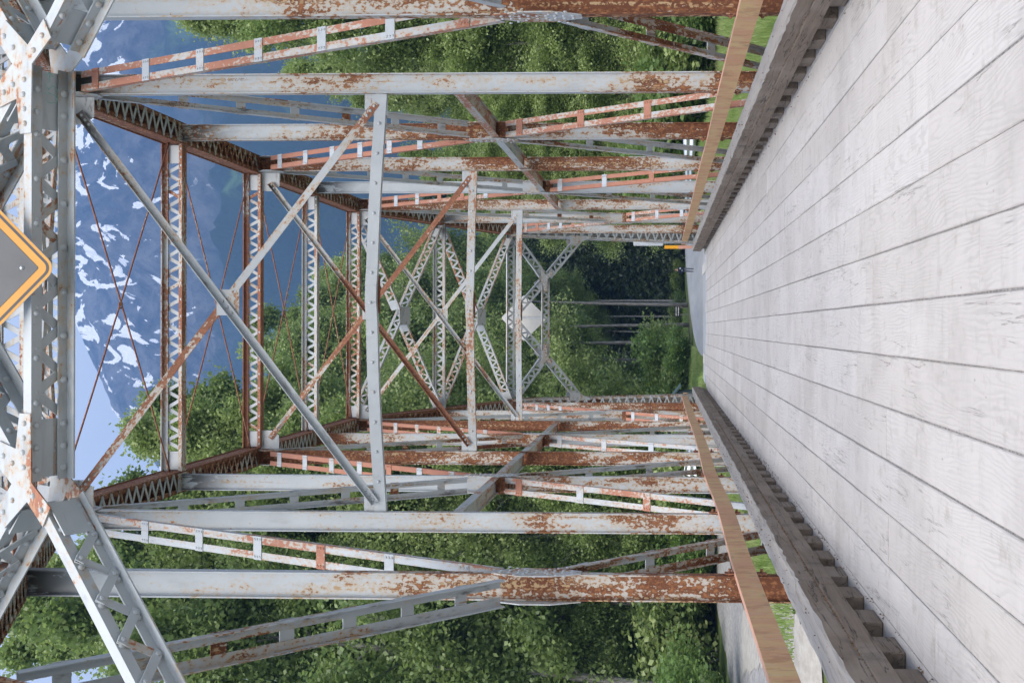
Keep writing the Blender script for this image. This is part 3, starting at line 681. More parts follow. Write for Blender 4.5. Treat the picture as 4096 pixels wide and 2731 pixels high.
# litter lying along the curbs
def litter(sx, n, y0, y1, seed):
    rg = np.random.default_rng(seed); mb = MB()
    for i in range(n):
        y = rg.uniform(y0, y1) if rg.random() < .5 else y0 + (y1 - y0) * rg.beta(2, 2)
        u = rg.random()
        if u < .5 or u > .72: x, z = 2.428 + rg.normal(0, .004), 0.323
        elif u < .62: x, z = 2.36 - abs(rg.normal(0, 0.02)) + .1, 0.004; x = 2.43 - abs(rg.normal(0, .03))
        else: x, z = 2.46 + rg.uniform(0, .2), 0.482
        s = rg.uniform(0.006, 0.02); a = rg.uniform(0, 6.28); dx, dy = math.cos(a) * s * rg.uniform(.2, 1), math.sin(a) * s * rg.uniform(.6, 2)
        c = Vector((sx * x, y, z)); p = [c + Vector((-dx, -dy, 0)), c + Vector((dx * .5 + .004, -dy * .3, 0)), c + Vector((dx, dy, 0)), c + Vector((0, 0, s * rg.uniform(.5, 1.2)))]
        mb.add(p, [(0, 1, 3), (1, 2, 3), (2, 0, 3), (0, 2, 1)])
    o = link('litter', mb.mesh('litter'), DEBRIS, None, None, kind='stuff'); o['label'] = 'brown leaf litter and dirt along the %s curb timber' % ('splintered' if sx < 0 else 'straighter'); o['category'] = 'litter'
litter(-1, 1700, 5.5, 26, 3); litter(1, 800, 8.0, 34, 4)

# ------------------------------------------------------------------ guard rails bolted to the posts
for sx in (-1, 1):
    kn = {-1: [0.0, .0, .0, .015, -.01, .02, .0, .01, -.01, 0, .0], 1: [0, 0, 0, .01, 0, -.01, .01, 0, .01, 0, 0]}[sx]
    kz = {-1: [0, 0, .01, -.01, .02, .0, -.015, .01, 0, .005, 0], 1: [0, 0, 0, .005, -.005, .005, 0, 0, .004, 0, 0]}[sx]
    joints_y = {-1: [-2.0, D(0) - 0.95, D(2) - .5, D(5) + .3, 40.2], 1: [-2.0, D(0) + 0.25, D(3) + 0.6, D(6), 40.7]}[sx]
    def off(y, arr):
        t = (y - D(-2)) / PN; i = int(max(0, min(9, math.floor(t)))); f = min(1, max(0, t - i)); f = f * f * (3 - 2 * f); return arr[i] * (1 - f) + arr[i + 1] * f
    for a, b in zip(joints_y[:-1], joints_y[1:]):
        mb = MB(); N = 16; vs = []; m = 8
        for j in range(N + 1):
            y = (b - a - 0.008) * (j / N - .5); yy = (a + b) / 2 + y; ox, oz = off(yy, kn), off(yy, kz)
            for x, z in ((2.682, .672), (2.682, .878), (2.744, .878), (2.744, .868), (2.692, .868), (2.692, .682), (2.744, .682), (2.744, .672)):
                vs.append((sx * (x - 2.71 - ox), y, z - .775 + oz))
        fs = [(j * m + q, j * m + (q + 1) % m, (j + 1) * m + (q + 1) % m, (j + 1) * m + q) for j in range(N) for q in range(m)] + [tuple(range(m)), tuple(range(N * m + m - 1, N * m - 1, -1))]
        mb.add(vs, fs); part('guard_rail', mb.mesh('guard_rail'), RAIL, Matrix.Translation((sx * 2.71, (a + b) / 2, .775)))
    for n in range(-1, 8):
        mb = MB()
        for z in (0.93, 0.62):
            mb.tube([(-0.03, 0, z), (0.05, 0, z)], 0.016, 6); mb.tube([(-0.012, 0, z), (-0.001, 0, z)], 0.03, 6)
        mb.box(0.001, 0.012, -0.05, 0.05, 0.57, 0.98)
        part('rail_bolts', mb.mesh('rail_bolts'), STEEL, Matrix.Translation((sx * (W - 0.145), D(n) - 0.02, 0)), kind='stuff', **rustp(1.2, None, .2, 1))

# ------------------------------------------------------------------ signs on the portals
def diamond(half, r, n=6):
    pts = []; k = half - r * math.sqrt(2)
    for q in range(4):
        a0 = q * math.pi / 2
        for i in range(n + 1):
            a = a0 - math.pi / 4 + (math.pi / 2) * i / n; pts.append((k * math.cos(a0) + r * math.cos(a), k * math.sin(a0) + r * math.sin(a)))
    return pts
def sign(near):
    s = 1 if near else -1; c = Vector((0.03 if near else 0.0, 6.72 if near else 37.34, 6.05 if near else 6.16))
    o = empty('warning_sign', c, 'yellow-bordered diamond sign with grey covered face on the portal' if near else 'plain grey back of a diamond sign on the white portal frame', 'sign')
    # local: x right, y up, z toward the traffic it faces
    M = Matrix(((s, 0, 0, 0), (0, 0, -s, 0), (0, 1, 0, 0), (0, 0, 0, 1)))
    def lay(name, mat, half, r, z0, t):
        mb = MB(); mb.poly(diamond(half, r), Matrix.Translation((0, 0, z0)), t); return link(name, mb.mesh(name), mat, o, M)
    lay('backing_plate', ALU, 0.775, 0.075, -0.003, 0.003)
    lay('outer_border', YELLOW, 0.773, 0.074, 0.0004, 0.0006)
    lay('black_line', BLACK, 0.750, 0.058, 0.0014, 0.0006); lay('inner_border', YELLOW, 0.727, 0.044, 0.0024, 0.0006)
    lay('face_cover', DARKGREY, 0.664, 0.012, 0.0034, 0.002)
    mb = MB(); mb.rivet((0.0, -0.56, 0.0056), (0, 0, 1), 0.014, 10); mb.rivet((0.0, 0.56, 0.0056), (0, 0, 1), 0.014, 10); mb.rivet((0, -0.56, 0.006), (0, 0, 1), 0.007, 8)
    link('bolts', mb.mesh('bolts', True), GALV, o, M, kind='stuff')
    mb = MB(); mb.box(-0.03, 0.03, -0.62, 0.62, -0.05, -0.004); link('bracket', mb.mesh('bracket'), GALV, o, M)
sign(True); sign(False)

# ------------------------------------------------------------------ noise for terrain
def vnoise(x, y, seed=0):
    xi, yi = np.floor(x).astype(np.int64), np.floor(y).astype(np.int64); fx, fy = x - xi, y - yi
    def h(a, b):
        n = (a * 374761393 + b * 668265263 + seed * 974711) & 0xffffffff; n = ((n ^ (n >> 13)) * 1274126177) & 0xffffffff; return ((n ^ (n >> 16)) & 0xffff) / 65535.0
    u, v = fx * fx * (3 - 2 * fx), fy * fy * (3 - 2 * fy)
    return (h(xi, yi) * (1 - u) + h(xi + 1, yi) * u) * (1 - v) + (h(xi, yi + 1) * (1 - u) + h(xi + 1, yi + 1) * u) * v
def fbm(x, y, oct=5, seed=0, ridge=False):
    a, s, t = 0.5, 0.0, 0.0
    for i in range(oct):
        n = vnoise(x, y, seed + i); n = 1 - abs(2 * n - 1) if ridge else n
        s = s + a * n; t += a; a *= 0.5; x = x * 2.03 + 11.3; y = y * 2.03 + 5.7
    return s / t
def grid_obj(name, X, Y, Z, mat, smooth=True):
    ny, nx = X.shape; me = bpy.data.meshes.new(name)
    co = np.stack([X, Y, Z], -1).reshape(-1, 3)
    i = np.arange((ny - 1) * (nx - 1)); r, c = i // (nx - 1), i % (nx - 1); a = r * nx + c
    q = np.stack([a, a + 1, a + nx + 1, a + nx], -1)
    fast_mesh(me, co, q); me.materials.append(mat)
    if smooth: me.shade_smooth()
    o = bpy.data.objects.new(name, me); COL.objects.link(o); return o
def fast_mesh(me, co, q):
    n, k = q.shape
    me.vertices.add(len(co)); me.vertices.foreach_set('co', co.astype(np.float32).ravel())
    me.loops.add(n * k); me.loops.foreach_set('vertex_index', q.astype(np.int32).ravel())
    me.polygons.add(n); me.polygons.foreach_set('loop_start', np.arange(0, n * k, k, dtype=np.int32))
    me.update(calc_edges=True)

def road_z(y): 
    t = np.clip((y - 40.5) / 32.0, 0, 1); return -0.02 - 1.42 * t * t * (3 - 2 * t)
def road_x(y): return np.where(y < 84, 0.0, 0.0035 * np.maximum(y - 84, 0) ** 2.0)
def ground_z(x, y):
    x, y = np.asarray(x, float), np.asarray(y, float)
    g = -1.50 + 0.5 * (fbm(x * 0.06 + 50, y * 0.06 + 50, 4, 3) - 0.5) + 0.10 * (fbm(x * 0.5 + 9, y * 0.5 + 50, 3, 5) - 0.5)
    rz = road_z(y) - 0.03; d = x - road_x(y); d = np.where(d > 0, np.maximum(d - 5.5 * np.clip((y - 42) / 14, 0, 1), 0), -d); wgt = np.clip((8.0 - d) / 4.5, 0, 1); wgt = wgt * wgt * (3 - 2 * wgt) * (y > 38.5)
    g = g * (1 - wgt) + rz * wgt
    ch = np.clip((22 - np.abs(y - 4)) / 7.0, 0, 1); ch = ch * ch * (3 - 2 * ch)      # river channel under the near half of the bridge
    g = g - 3.6 * ch
    far = np.clip((np.hypot(x, y) - 160) / 250, 0, 1); return g * (1 - far) + (-2.0) * far
ax = np.concatenate([np.linspace(-4000, -90, 24), np.linspace(-85, 85, 220), np.linspace(90, 4000, 24)])
ay = np.concatenate([np.linspace(-600, -30, 12), np.linspace(-25, 170, 260), np.linspace(180, 5200, 30)])
GX, GY = np.meshgrid(ax, ay); g = grid_obj('ground', GX, GY, ground_z(GX, GY), GROUND); g['kind'] = 'structure'
# river sheet
mb = MB(); mb.add([(-120, -11.5, -4.6), (120, -11.5, -4.6), (120, 19.5, -4.6), (-120, 19.5, -4.6)], [(0, 1, 2, 3)])
o = link('river', mb.mesh('river'), WATER); o['kind'] = 'structure'
# approach road
ys = np.concatenate([np.linspace(DE + 0.02, 84, 50), np.linspace(85, 150, 60)]); vs = []
cx = road_x(ys); dx = np.gradient(cx, ys); RXY = []
rows = []
for y, c, d in zip(ys, cx, dx):
    t = np.array([d, 1.0]) / math.hypot(d, 1); nrm = np.array([t[1], -t[0]])
    hw = 2.35 + 5.5 * min(1, max(0, (y - 42) / 14)) ; rows.append([(c + nrm[0] * k, y + nrm[1] * k) for k in np.linspace(-2.35, hw, 7)])
rows = np.array(rows); Zr = road_z(rows[..., 1]); Zr = np.maximum(Zr, ground_z(rows[..., 0], rows[..., 1]) + 0.02)
o = grid_obj('road', rows[..., 0], rows[..., 1], Zr, ASPHALT); o['kind'] = 'structure'
# gravel track on the low side
def ribbon(name, pts, wd, mat, lift):
    pts = np.array(pts, float); t = np.linspace(0, len(pts) - 1, 90); i = np.clip(t.astype(int), 0, len(pts) - 2); f = (t - i)[:, None]
    p0, p1, p2, p3 = pts[np.maximum(i - 1, 0)], pts[i], pts[i + 1], pts[np.minimum(i + 2, len(pts) - 1)]
    c = 0.5 * ((2 * p1) + (-p0 + p2) * f + (2 * p0 - 5 * p1 + 4 * p2 - p3) * f ** 2 + (-p0 + 3 * p1 - 3 * p2 + p3) * f ** 3)
    d = np.gradient(c, axis=0); d /= np.linalg.norm(d, axis=1)[:, None]; nr = np.stack([d[:, 1], -d[:, 0]], -1)
    k = np.linspace(-wd / 2, wd / 2, 9); jag = 0.5 * (fbm(np.arange(90) * .7, np.zeros(90), 3, 8) - .5)
    Xr = c[:, None, 0] + nr[:, None, 0] * (k + jag[:, None]); Yr = c[:, None, 1] + nr[:, None, 1] * (k + jag[:, None])
    o = grid_obj(name, Xr, Yr, ground_z(Xr, Yr) + lift, mat); o['kind'] = 'structure'; return o
ribbon('gravel_path', [(-6, 84), (-10.5, 70), (-13.0, 58), (-13.6, 46), (-13.0, 36), (-12.0, 27)], 5.2, GRAVEL, 0.035)

ribbon('dirt_path', [(-7.9, 24.5), (-8.2, 28), (-8.6, 32), (-10.3, 37), (-12.3, 43)], 2.3, SAND, 0.05)

# ------------------------------------------------------------------ mountain
na, nb_ = 340, 200
az = np.linspace(-0.62, 0.62, na); rr_ = np.linspace(0, 1, nb_)
AZ, RR = np.meshgrid(az, rr_)
Y0m, Y1m = 1000.0, 2950.0
Ym = Y0m + (Y1m - Y0m) * RR; Xm = AZ * Ym
u = (1313 - np.array([2800, 2300, 1880, 1660, 1477, 1360, 1240, 1000, 700, 400, 100, -300, -1200])) / 4500.0
tz = np.array([0.24, 0.36, 0.452, 0.492, 0.508, 0.520, 0.530, 0.545, 0.552, 0.548, 0.55, 0.56, 0.5])
ridge = np.interp(AZ, u, tz) + 0.012 * (fbm(AZ * 30 + 7, AZ * 0 + 3.3, 4, 21) - 0.5)
prof = RR ** 1.18
Zm = prof * ridge * Y1m
nn = fbm(Xm * 0.0022 + 40, Ym * 0.0018 + 9, 6, 30, True); n2 = fbm(Xm * 0.012 + 4, Ym * 0.008 + 9, 5, 33)
amp = np.minimum(RR * 4, 1) * np.clip((1.0 - RR) * 5 + 0.12, 0, 1)
Zm = Zm + amp * ((nn - 0.55) * 330 + (n2 - 0.5) * 110) - 6
# back slope so that the ridge has depth
Xb = AZ[-1:] * (Y1m + np.array([[250.], [900.]])); Yb = np.full_like(Xb, 0) + Y1m + np.array([[250.], [900.]]); Zb = np.concatenate([Zm[-1:] - 170, Zm[-1:] * 0 - 6])
mo = grid_obj('mountain', np.concatenate([Xm, Xb]), np.concatenate([Ym, Yb]), np.concatenate([Zm, Zb]), MOUNT); mo['kind'] = 'structure'

# ------------------------------------------------------------------ vegetation
def leaf_mesh(name, C, size, mat, up_bias=0.5, seed=0, aspect=1.25, sprd=0.35):
    rg = np.random.default_rng(seed); n = len(C)
    nrm = rg.normal(size=(n, 3)); nrm[:, 2] = np.abs(nrm[:, 2]) + up_bias; nrm /= np.linalg.norm(nrm, axis=1)[:, None]
    a = np.cross(nrm, rg.normal(size=(n, 3))); a /= np.linalg.norm(a, axis=1)[:, None]; b = np.cross(nrm, a)
    s = (size * rg.uniform(1 - sprd, 1 + sprd, n))[:, None]; a = a * s * 0.5 * aspect; b = b * s * 0.5
    co = np.stack([C - a, C - b * 0.9 + a * 0.1, C + a, C + b * 0.9 + a * 0.1], 1).reshape(-1, 3)
    q = np.arange(n * 4).reshape(-1, 4); me = bpy.data.meshes.new(name); fast_mesh(me, co, q); me.materials.append(mat); return me
def cottonwood(seed, H=30.0, crown0=0.12, leaves=52000, size=0.19, wid=5.2, mat=None, conic=0.35, rk=0.0075, bend=0.035):
    rg = np.random.default_rng(seed); mb = MB(); r0 = rk * H
    px = [Vector((0, 0, 0))]; d = Vector((rg.normal(0, bend * .5), rg.normal(0, bend * .5), 1))
    NS = 12
    for i in range(NS): d = (d + Vector((rg.normal(0, bend), rg.normal(0, bend), 0))).normalized(); px.append(px[-1] + d * H * 0.93 / NS)
    rad = [r0 * (1.25 if i == 0 else 1) * (1 - 0.93 * (i / NS) ** 0.9) + 0.012 for i in range(NS + 1)]
    mb.tube(px, rad, 8); trunk = mb; tips = []; limb = MB()
    def tp(t): k = t * NS; i = min(NS - 1, int(k)); return px[i].lerp(px[i + 1], k - i)
    nl = 46
    for i in range(nl):
        t = crown0 + (0.97 - crown0) * (i + rg.random()) / nl; p0 = tp(t); hh = (t - crown0) / (1 - crown0)
        env = wid * (math.sin(math.pi * min(1, hh * .86 + .2)) ** 0.7) * (1 - conic * hh) * rg.uniform(.55, 1.12); env = max(env, .8)
        a = rg.uniform(0, 2 * math.pi) if i % 3 else 2.4 * i; el = rg.uniform(0.25, .75) + .35 * hh
        dv = Vector((math.cos(a), math.sin(a), el)).normalized(); pts = [p0]; N = 5
        for j in range(N): dv = (dv + Vector((rg.normal(0, .12), rg.normal(0, .12), rg.normal(0.02, .10)))).normalized(); pts.append(pts[-1] + dv * env / N)
        lr = 0.20 * r0 * (1 - .6 * hh) + .012; limb.tube(pts, [lr * (1 - .85 * j / N) + .006 for j in range(N + 1)], 5)
        for j in range(1, N + 1):
            for k in range(3 if j > 1 else 1):
                dd = Vector(rg.normal(0, 1, 3)); dd.z = dd.z * .6 + .25; dd.normalize(); q = pts[j] + dd * env * rg.uniform(.08, .34) * (0.6 + j / N * .6)
                limb.tube([pts[j], pts[j].lerp(q, .5) + Vector(rg.normal(0, .06, 3)), q], [.02, .013, .006], 3, False)
                tips.append((q, rg.uniform(.45, 1.0) * (0.6 + env * .1))); tips.append((pts[j].lerp(q, .5), rg.uniform(.3, .6)))
    T = np.array([t[0][:] for t in tips]); Sg = np.array([t[1] for t in tips]); pr = Sg ** 1.6; pr /= pr.sum()
    ix = rg.choice(len(T), leaves, p=pr); off = rg.normal(size=(leaves, 3)) * Sg[ix][:, None] * np.array([.62, .62, .48])
    C = T[ix] + off; C = C[C[:, 2] > 0.3]
    for v, f in ((limb.v, limb.f),): trunk.add(v, f)
    return trunk.mesh('trunk', True), leaf_mesh('crown', C, size, mat, 0.35, seed + 1)
def conifer(seed, H=22.0, wid=3.0, n=30000):
    rg = np.random.default_rng(seed); mb = MB(); mb.tube([(0, 0, 0), (0, 0, H * .5), (0, 0, H)], [0.012 * H, .008 * H, .01], 8); C = []
    z = H * .08
    while z < H * .985:
        L = wid * (1 - z / H) ** .8 * rg.uniform(.75, 1.15) + .12; a0 = rg.uniform(0, 6.28); nb = rg.integers(5, 8)
        for k in range(nb):
            a = a0 + k * 6.283 / nb + rg.normal(0, .2); LL = L * rg.uniform(.6, 1.1); e = Vector((math.cos(a) * LL, math.sin(a) * LL, -LL * rg.uniform(.15, .5)))
            mb.tube([(0, 0, z), e * .5 + Vector((0, 0, z + .05 * LL)), e + Vector((0, 0, z))], [.03, .018, .006], 3, False)
            m = int(26 * (0.25 + LL / wid)); t = rg.uniform(.08, 1, m)[:, None] ** .8
            side = np.array([-math.sin(a), math.cos(a), 0]); pts = t * np.array(e[:]) + np.array([0, 0, z]) + rg.normal(0, 1, (m, 1)) * side * LL * .2 * (1.1 - t) + rg.normal(0, .06, (m, 3)); pts[:, 2] -= np.abs(rg.normal(0, .14, m)); C.append(pts)
        z += H * rg.uniform(.012, .02)
    C = np.concatenate(C); return mb.mesh('trunk', True), leaf_mesh('crown', C, 0.34, NEEDLE, 0.1, seed + 1, 2.0)
def shrub(seed, H=2.2, wid=1.6, leaves=7000, size=0.12, mat=None):
    rg = np.random.default_rng(seed); mb = MB(); T = []
    for i in range(16):
        a = rg.uniform(0, 6.28); tip = Vector((math.cos(a) * wid * rg.uniform(.2, 1), math.sin(a) * wid * rg.uniform(.2, 1), H * rg.uniform(.4, 1)))
        mb.tube([(tip.x * .1, tip.y * .1, 0), tip * .55 + Vector((0, 0, .15 * H)), tip], [.03, .018, .005], 4, False)
        for t in (.35, .55, .75, .9, 1.0): T.append(np.array(tip * t + Vector((0, 0, .15 * H * (1 - abs(2 * t - 1))))) + rg.normal(0, .12, 3))
    T = np.array(T); ix = rg.integers(0, len(T), leaves); C = T[ix] + rg.normal(0, .26, (leaves, 3)) * H / 2.2; C[:, 2] = np.abs(C[:, 2]); 
    return mb.mesh('stems', True), leaf_mesh('foliage', C, size, mat, .4, seed + 1)

CW = [cottonwood(100, 30, .10, 120000, .145, 5.4, LEAF_A), cottonwood(101, 30, .06, 120000, .145, 4.6, LEAF_A, .5), cottonwood(102, 30, .16, 110000, .145, 6.0, LEAF_A, .2)]
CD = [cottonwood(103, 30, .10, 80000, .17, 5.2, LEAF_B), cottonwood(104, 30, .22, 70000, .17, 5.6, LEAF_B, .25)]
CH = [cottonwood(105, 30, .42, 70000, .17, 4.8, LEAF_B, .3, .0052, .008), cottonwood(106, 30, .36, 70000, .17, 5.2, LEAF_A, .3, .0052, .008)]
CF = [conifer(120), conifer(121, 22, 2.6)]
SH = [shrub(130, mat=LEAF_C), shrub(131, 2.2, 1.9, 7000, .12, LEAF_C), shrub(132, 2.2, 1.4, 6500, .13, LEAF_A)]
def plant(names, name, var, x, y, h, base_h, label, cat, group, wscale=1.0):
    z = float(ground_z(x, y)) - 0.05; o = empty(name, (x, y, z), label, cat, group); s = h / base_h
    o.rotation_euler.z = random.uniform(0, 6.28)
    for nm, me, mt in zip(names, var, (BARK, None)):
        link(nm, me, mt, o, Matrix.Diagonal((s * wscale, s * wscale, s, 1)))
    return o
def by_px(yi, top, d):          # lateral place and height from the direction of the tree top
    x = EYE.x + (1313 - yi) / 4500 * d; h = (2642 - top) / 4500 * d + 1.61 - float(ground_z(x, d)); return x, h
TR = ('trunk', 'crown')
left = [(2760, -420, 58), (2610, -380, 66), (2480, -260, 64), (2340, -80, 70), (2200, 100, 66), (2080, 200, 72), (1960, 290, 66), (1860, 250, 74), (1775, 270, 76), (1672, 425, 82), (1610, 640, 112), (1530, 760, 116), (1450, 800, 124),
        (2680, 700, 62), (2400, 800, 63), (2120, 900, 64), (1880, 1000, 66)]
for i, (yi, top, d) in enumerate(left):
    x, h = by_px(yi, top, d); plant(TR, 'cottonwood_tree', CW[i % 3] if i % 4 else CD[0], x, d, h, 30, ('towering ' if h > 34 else 'medium-height ') + ('light-leaved' if i % 4 else 'dark-leaved') + ' cottonwood in the row beside the gravel path', 'tree', 'cottonwoods beside the gravel path', 0.92 if h > 26 else 1.2)
mid = [(1370, 930, 90), (1300, 1010, 94), (1220, 1060, 100), (1140, 1130, 120), (1060, 1160, 124)]
for i, (yi, top, d) in enumerate(mid):
    x, h = by_px(yi, top, d); x -= 0
    d2 = d + 28; x, h = by_px(yi, top, d2)
    plant(TR, 'cottonwood_tree', CH[i % 2], x, d2, h, 30, 'tall dark-trunked cottonwood at the bend of the road', 'tree', 'cottonwoods at the bend of the road', 0.8)
edge = [(1585, 1600, 122), (1443, 1680, 118), (1330, 2000, 150), (1265, 1950, 146), (1203, 1800, 142)]
for i, (yi, top, d) in enumerate(edge):
    x, h = by_px(yi, top, d); plant(TR, 'cottonwood_tree', CH[0], x, d, h, 30, 'shaded cottonwood with bare grey lower trunk at the road edge', 'tree', 'cottonwoods at the road edge', 1.0)
right = [(-60, 420, 62), (70, 610, 62), (190, 900, 70), (320, 1270, 68), (430, 1300, 76), (500, 1380, 72), (610, 1600, 80), (700, 1520, 88), (790, 1600, 84), (880, 1540, 100), (150, 1500, 60), (380, 1800, 62), (560, 1850, 66), (760, 1950, 72)]
for i, (yi, top, d) in enumerate(right):
    x, h = by_px(yi, top, d); plant(TR, 'cottonwood_tree', CW[(i + 1) % 3], x, d, h, 30, ('tall' if h > 20 else 'short bushy') + (' narrow-crowned' if (i + 1) % 3 == 1 else ' broad-crowned') + ' bright green cottonwood behind the grassy bank', 'tree', 'cottonwoods behind the grassy bank', 0.85 if h > 22 else 1.25)
con = [(1150, 2060, 149), (1070, 2160, 147), (1020, 2060, 148), (960, 2230, 146), (1120, 2200, 146), (995, 2240, 147), (1160, 2150, 150), (1110, 2020, 156), (1060, 2080, 150), (1010, 2000, 158), (1185, 2240, 152), (1085, 2250, 146), (1035, 2300, 145), (980, 2120, 150), (935, 2080, 148), (1135, 2330, 147), (900, 2180, 140), (860, 2000, 150), (1240, 2150, 160), (1330, 2100, 160), (1420, 2050, 158), (1500, 2080, 156)]
for i, (yi, top, d) in enumerate(con):
    x, h = by_px(yi, top, d); plant(TR, 'spruce_tree', CF[i % 2], x, d, h, 22, 'dark spruce in the stand beyond the road bend', 'tree', 'spruces beyond the road bend', 1.2)
for i in range(26):              # closing rows of spruce behind everything
    yi = 2700 - i * 108 + random.uniform(-30, 30); d = random.uniform(168, 185); x, h = by_px(yi, 1700 + random.uniform(-160, 160), d)
    plant(TR, 'spruce_tree', CF[i % 2], x, d, h, 22, 'spruce in the far row closing the woods', 'tree', 'far row of spruces', 1.5)
PB = ('stems', 'foliage')
for i in range(52):
    if i < 16:  d = random.uniform(60, 65); yi = 2740 - i * 58 + random.uniform(-20, 20); lb, gp = 'leafy shrub at the far edge of the gravel path', 'shrubs along the gravel path'
    elif i < 28: d = random.uniform(57, 64); yi = 10 + (i - 16) * 48 + random.uniform(-20, 20); lb, gp = 'leafy shrub at the back of the grassy bank', 'shrubs along the grassy bank'
    else: d = random.uniform(108, 126); yi = 1500 - (i - 28) * 28 + random.uniform(-15, 15); lb, gp = 'low shrub at the foot of the trees by the road bend', 'shrubs by the road bend'
    x = EYE.x + (1313 - yi) / 4500 * d
    if i >= 28: 
        if x > float(road_x(np.array(d))) - 4.2: d = 142 + random.uniform(0, 8); x = EYE.x + (1313 - yi) / 4500 * d
    plant(PB, 'shrub', SH[i % 3], x, d, random.uniform(1.8, 4.2) if i < 28 else (random.uniform(2.4, 5.0) if yi > 1400 else random.uniform(0.9, 2.0)), 2.2, lb, 'shrub', gp, random.uniform(1.0, 1.5))
for (yi, d, h) in ((2735, 40, 2.3), (2700, 44, 2.8), (2660, 50, 2.4), (2620, 55, 3.4)):
    x = EYE.x + (1313 - yi) / 4500 * d - 2.5; plant(PB, 'shrub', SH[1], x, d, h, 2.2, 'broad-leaved shrub between the gravel path and the truss', 'shrub', 'shrubs between path and truss', 1.3)
# grass blades
def grass(name, pts, h, label):
    rg = np.random.default_rng(5); n = len(pts); a = rg.uniform(0, 6.283, n); w_ = rg.uniform(.012, .03, n); hh = h * rg.uniform(.4, 1.2, n); z = ground_z(pts[:, 0], pts[:, 1])
    b0 = np.stack([pts[:, 0] - np.cos(a) * w_, pts[:, 1] - np.sin(a) * w_, z - .02], -1); b1 = np.stack([pts[:, 0] + np.cos(a) * w_, pts[:, 1] + np.sin(a) * w_, z - .02], -1)
    tp = np.stack([pts[:, 0] + rg.normal(0, .12, n) * hh * 2, pts[:, 1] + rg.normal(0, .12, n) * hh * 2, z + hh], -1)
    co = np.stack([b0, b1, tp], 1).reshape(-1, 3); me = bpy.data.meshes.new(name); fast_mesh(me, co, np.arange(n * 3).reshape(-1, 3)); me.materials.append(GRASS)
    o = bpy.data.objects.new(name, me); COL.objects.link(o); o['kind'] = 'stuff'; o['label'] = label; o['category'] = 'grass'
rg = np.random.default_rng(9)
p = np.stack([rg.uniform(4.5, 22, 120000), rg.uniform(24, 66, 120000)], -1); p = p[fbm(p[:, 0] * .4, p[:, 1] * .4, 3, 2) > .38]
grass('grass', p, .42, 'tall bright meadow grass on the bank between truss and bright cottonwoods')
p = np.stack([rg.uniform(-12, -2.0, 110000), rg.uniform(26, 120, 110000)], -1); p = p[(np.abs(p[:, 0] - road_x(p[:, 1])) > 2.4)]
p = p[~((p[:, 1] < 86) & (p[:, 0] < -9.4 + 0.0 * p[:, 1]) & (p[:, 1] < 70)) & ~((p[:, 1] >= 70) & (p[:, 1] < 86) & (np.abs(p[:, 0] - (-10.5 + (p[:, 1] - 70) * .32)) < 2.8))]
grass('grass', p, .28, 'short mown grass verge between road and gravel path')
p = np.stack([rg.uniform(-16, 25, 60000), rg.uniform(119, 150, 60000)], -1); p = p[np.abs(p[:, 0] - road_x(p[:, 1])) > 8.5]
grass('grass', p, .5, 'rough grass strip at the foot of the trees by the road bend')

# ------------------------------------------------------------------ small things beyond the far end
def marker(x, y, label, lean=0.0):
    o = empty('marker_post', (x, y, float(road_z(np.array(y)))), label, 'marker'); M = Matrix.Rotation(lean, 4, 'Y')
    mb = MB(); mb.box(-0.06, 0.06, -0.012, 0.012, 1.0, 1.5); link('reflector', mb.mesh('reflector'), ORANGE, o, M)
    mb = MB(); mb.poly([(-0.02, 0.1), (0.01, 0.1), (0.06, 0.62), (0.06, 0.998), (-0.06, 0.998), (-0.06, 0.6)], Matrix(((1, 0, 0, 0), (0, 0, 1, -.011), (0, 1, 0, 0), (0, 0, 0, 1))), 0.022); link('stake', mb.mesh('stake'), PINK, o, M)
marker(2.60, 40.75, 'orange and salmon marker board at the end of the guard rail')
mb = MB(); M0 = Matrix.Translation((-2.66, 40.4, .66)) @ Matrix.Rotation(.5, 4, 'Z')
mb.obox(M0, -0.02, .02, 0, .35, 0, .14); mb.obox(M0 @ Matrix.Translation((0, .35, 0)) @ Matrix.Rotation(-.9, 4, 'Z'), -.02, .02, 0, .3, -.05, .12)
part('bent_rail_end', mb.mesh('bent_rail_end'), RAIL)
# white panel sign seen almost edge-on
o = empty('roadside_sign', (2.93, 43.6, float(ground_z(2.93, 43.6))), 'white roadside panel seen edge-on beside the far end post', 'sign')
mb = MB(); M = Matrix.Rotation(R(97), 4, 'Z'); mb.box(-.32, .32, -.012, .012, 1.62, 2.76); link('panel', mb.mesh('panel', bevel=.008), WHITE, o, M)
mb = MB(); mb.box(-.04, .04, -.1, -.014, -.2, 2.7); link('sign_post', mb.mesh('sign_post'), GALV, o, M)
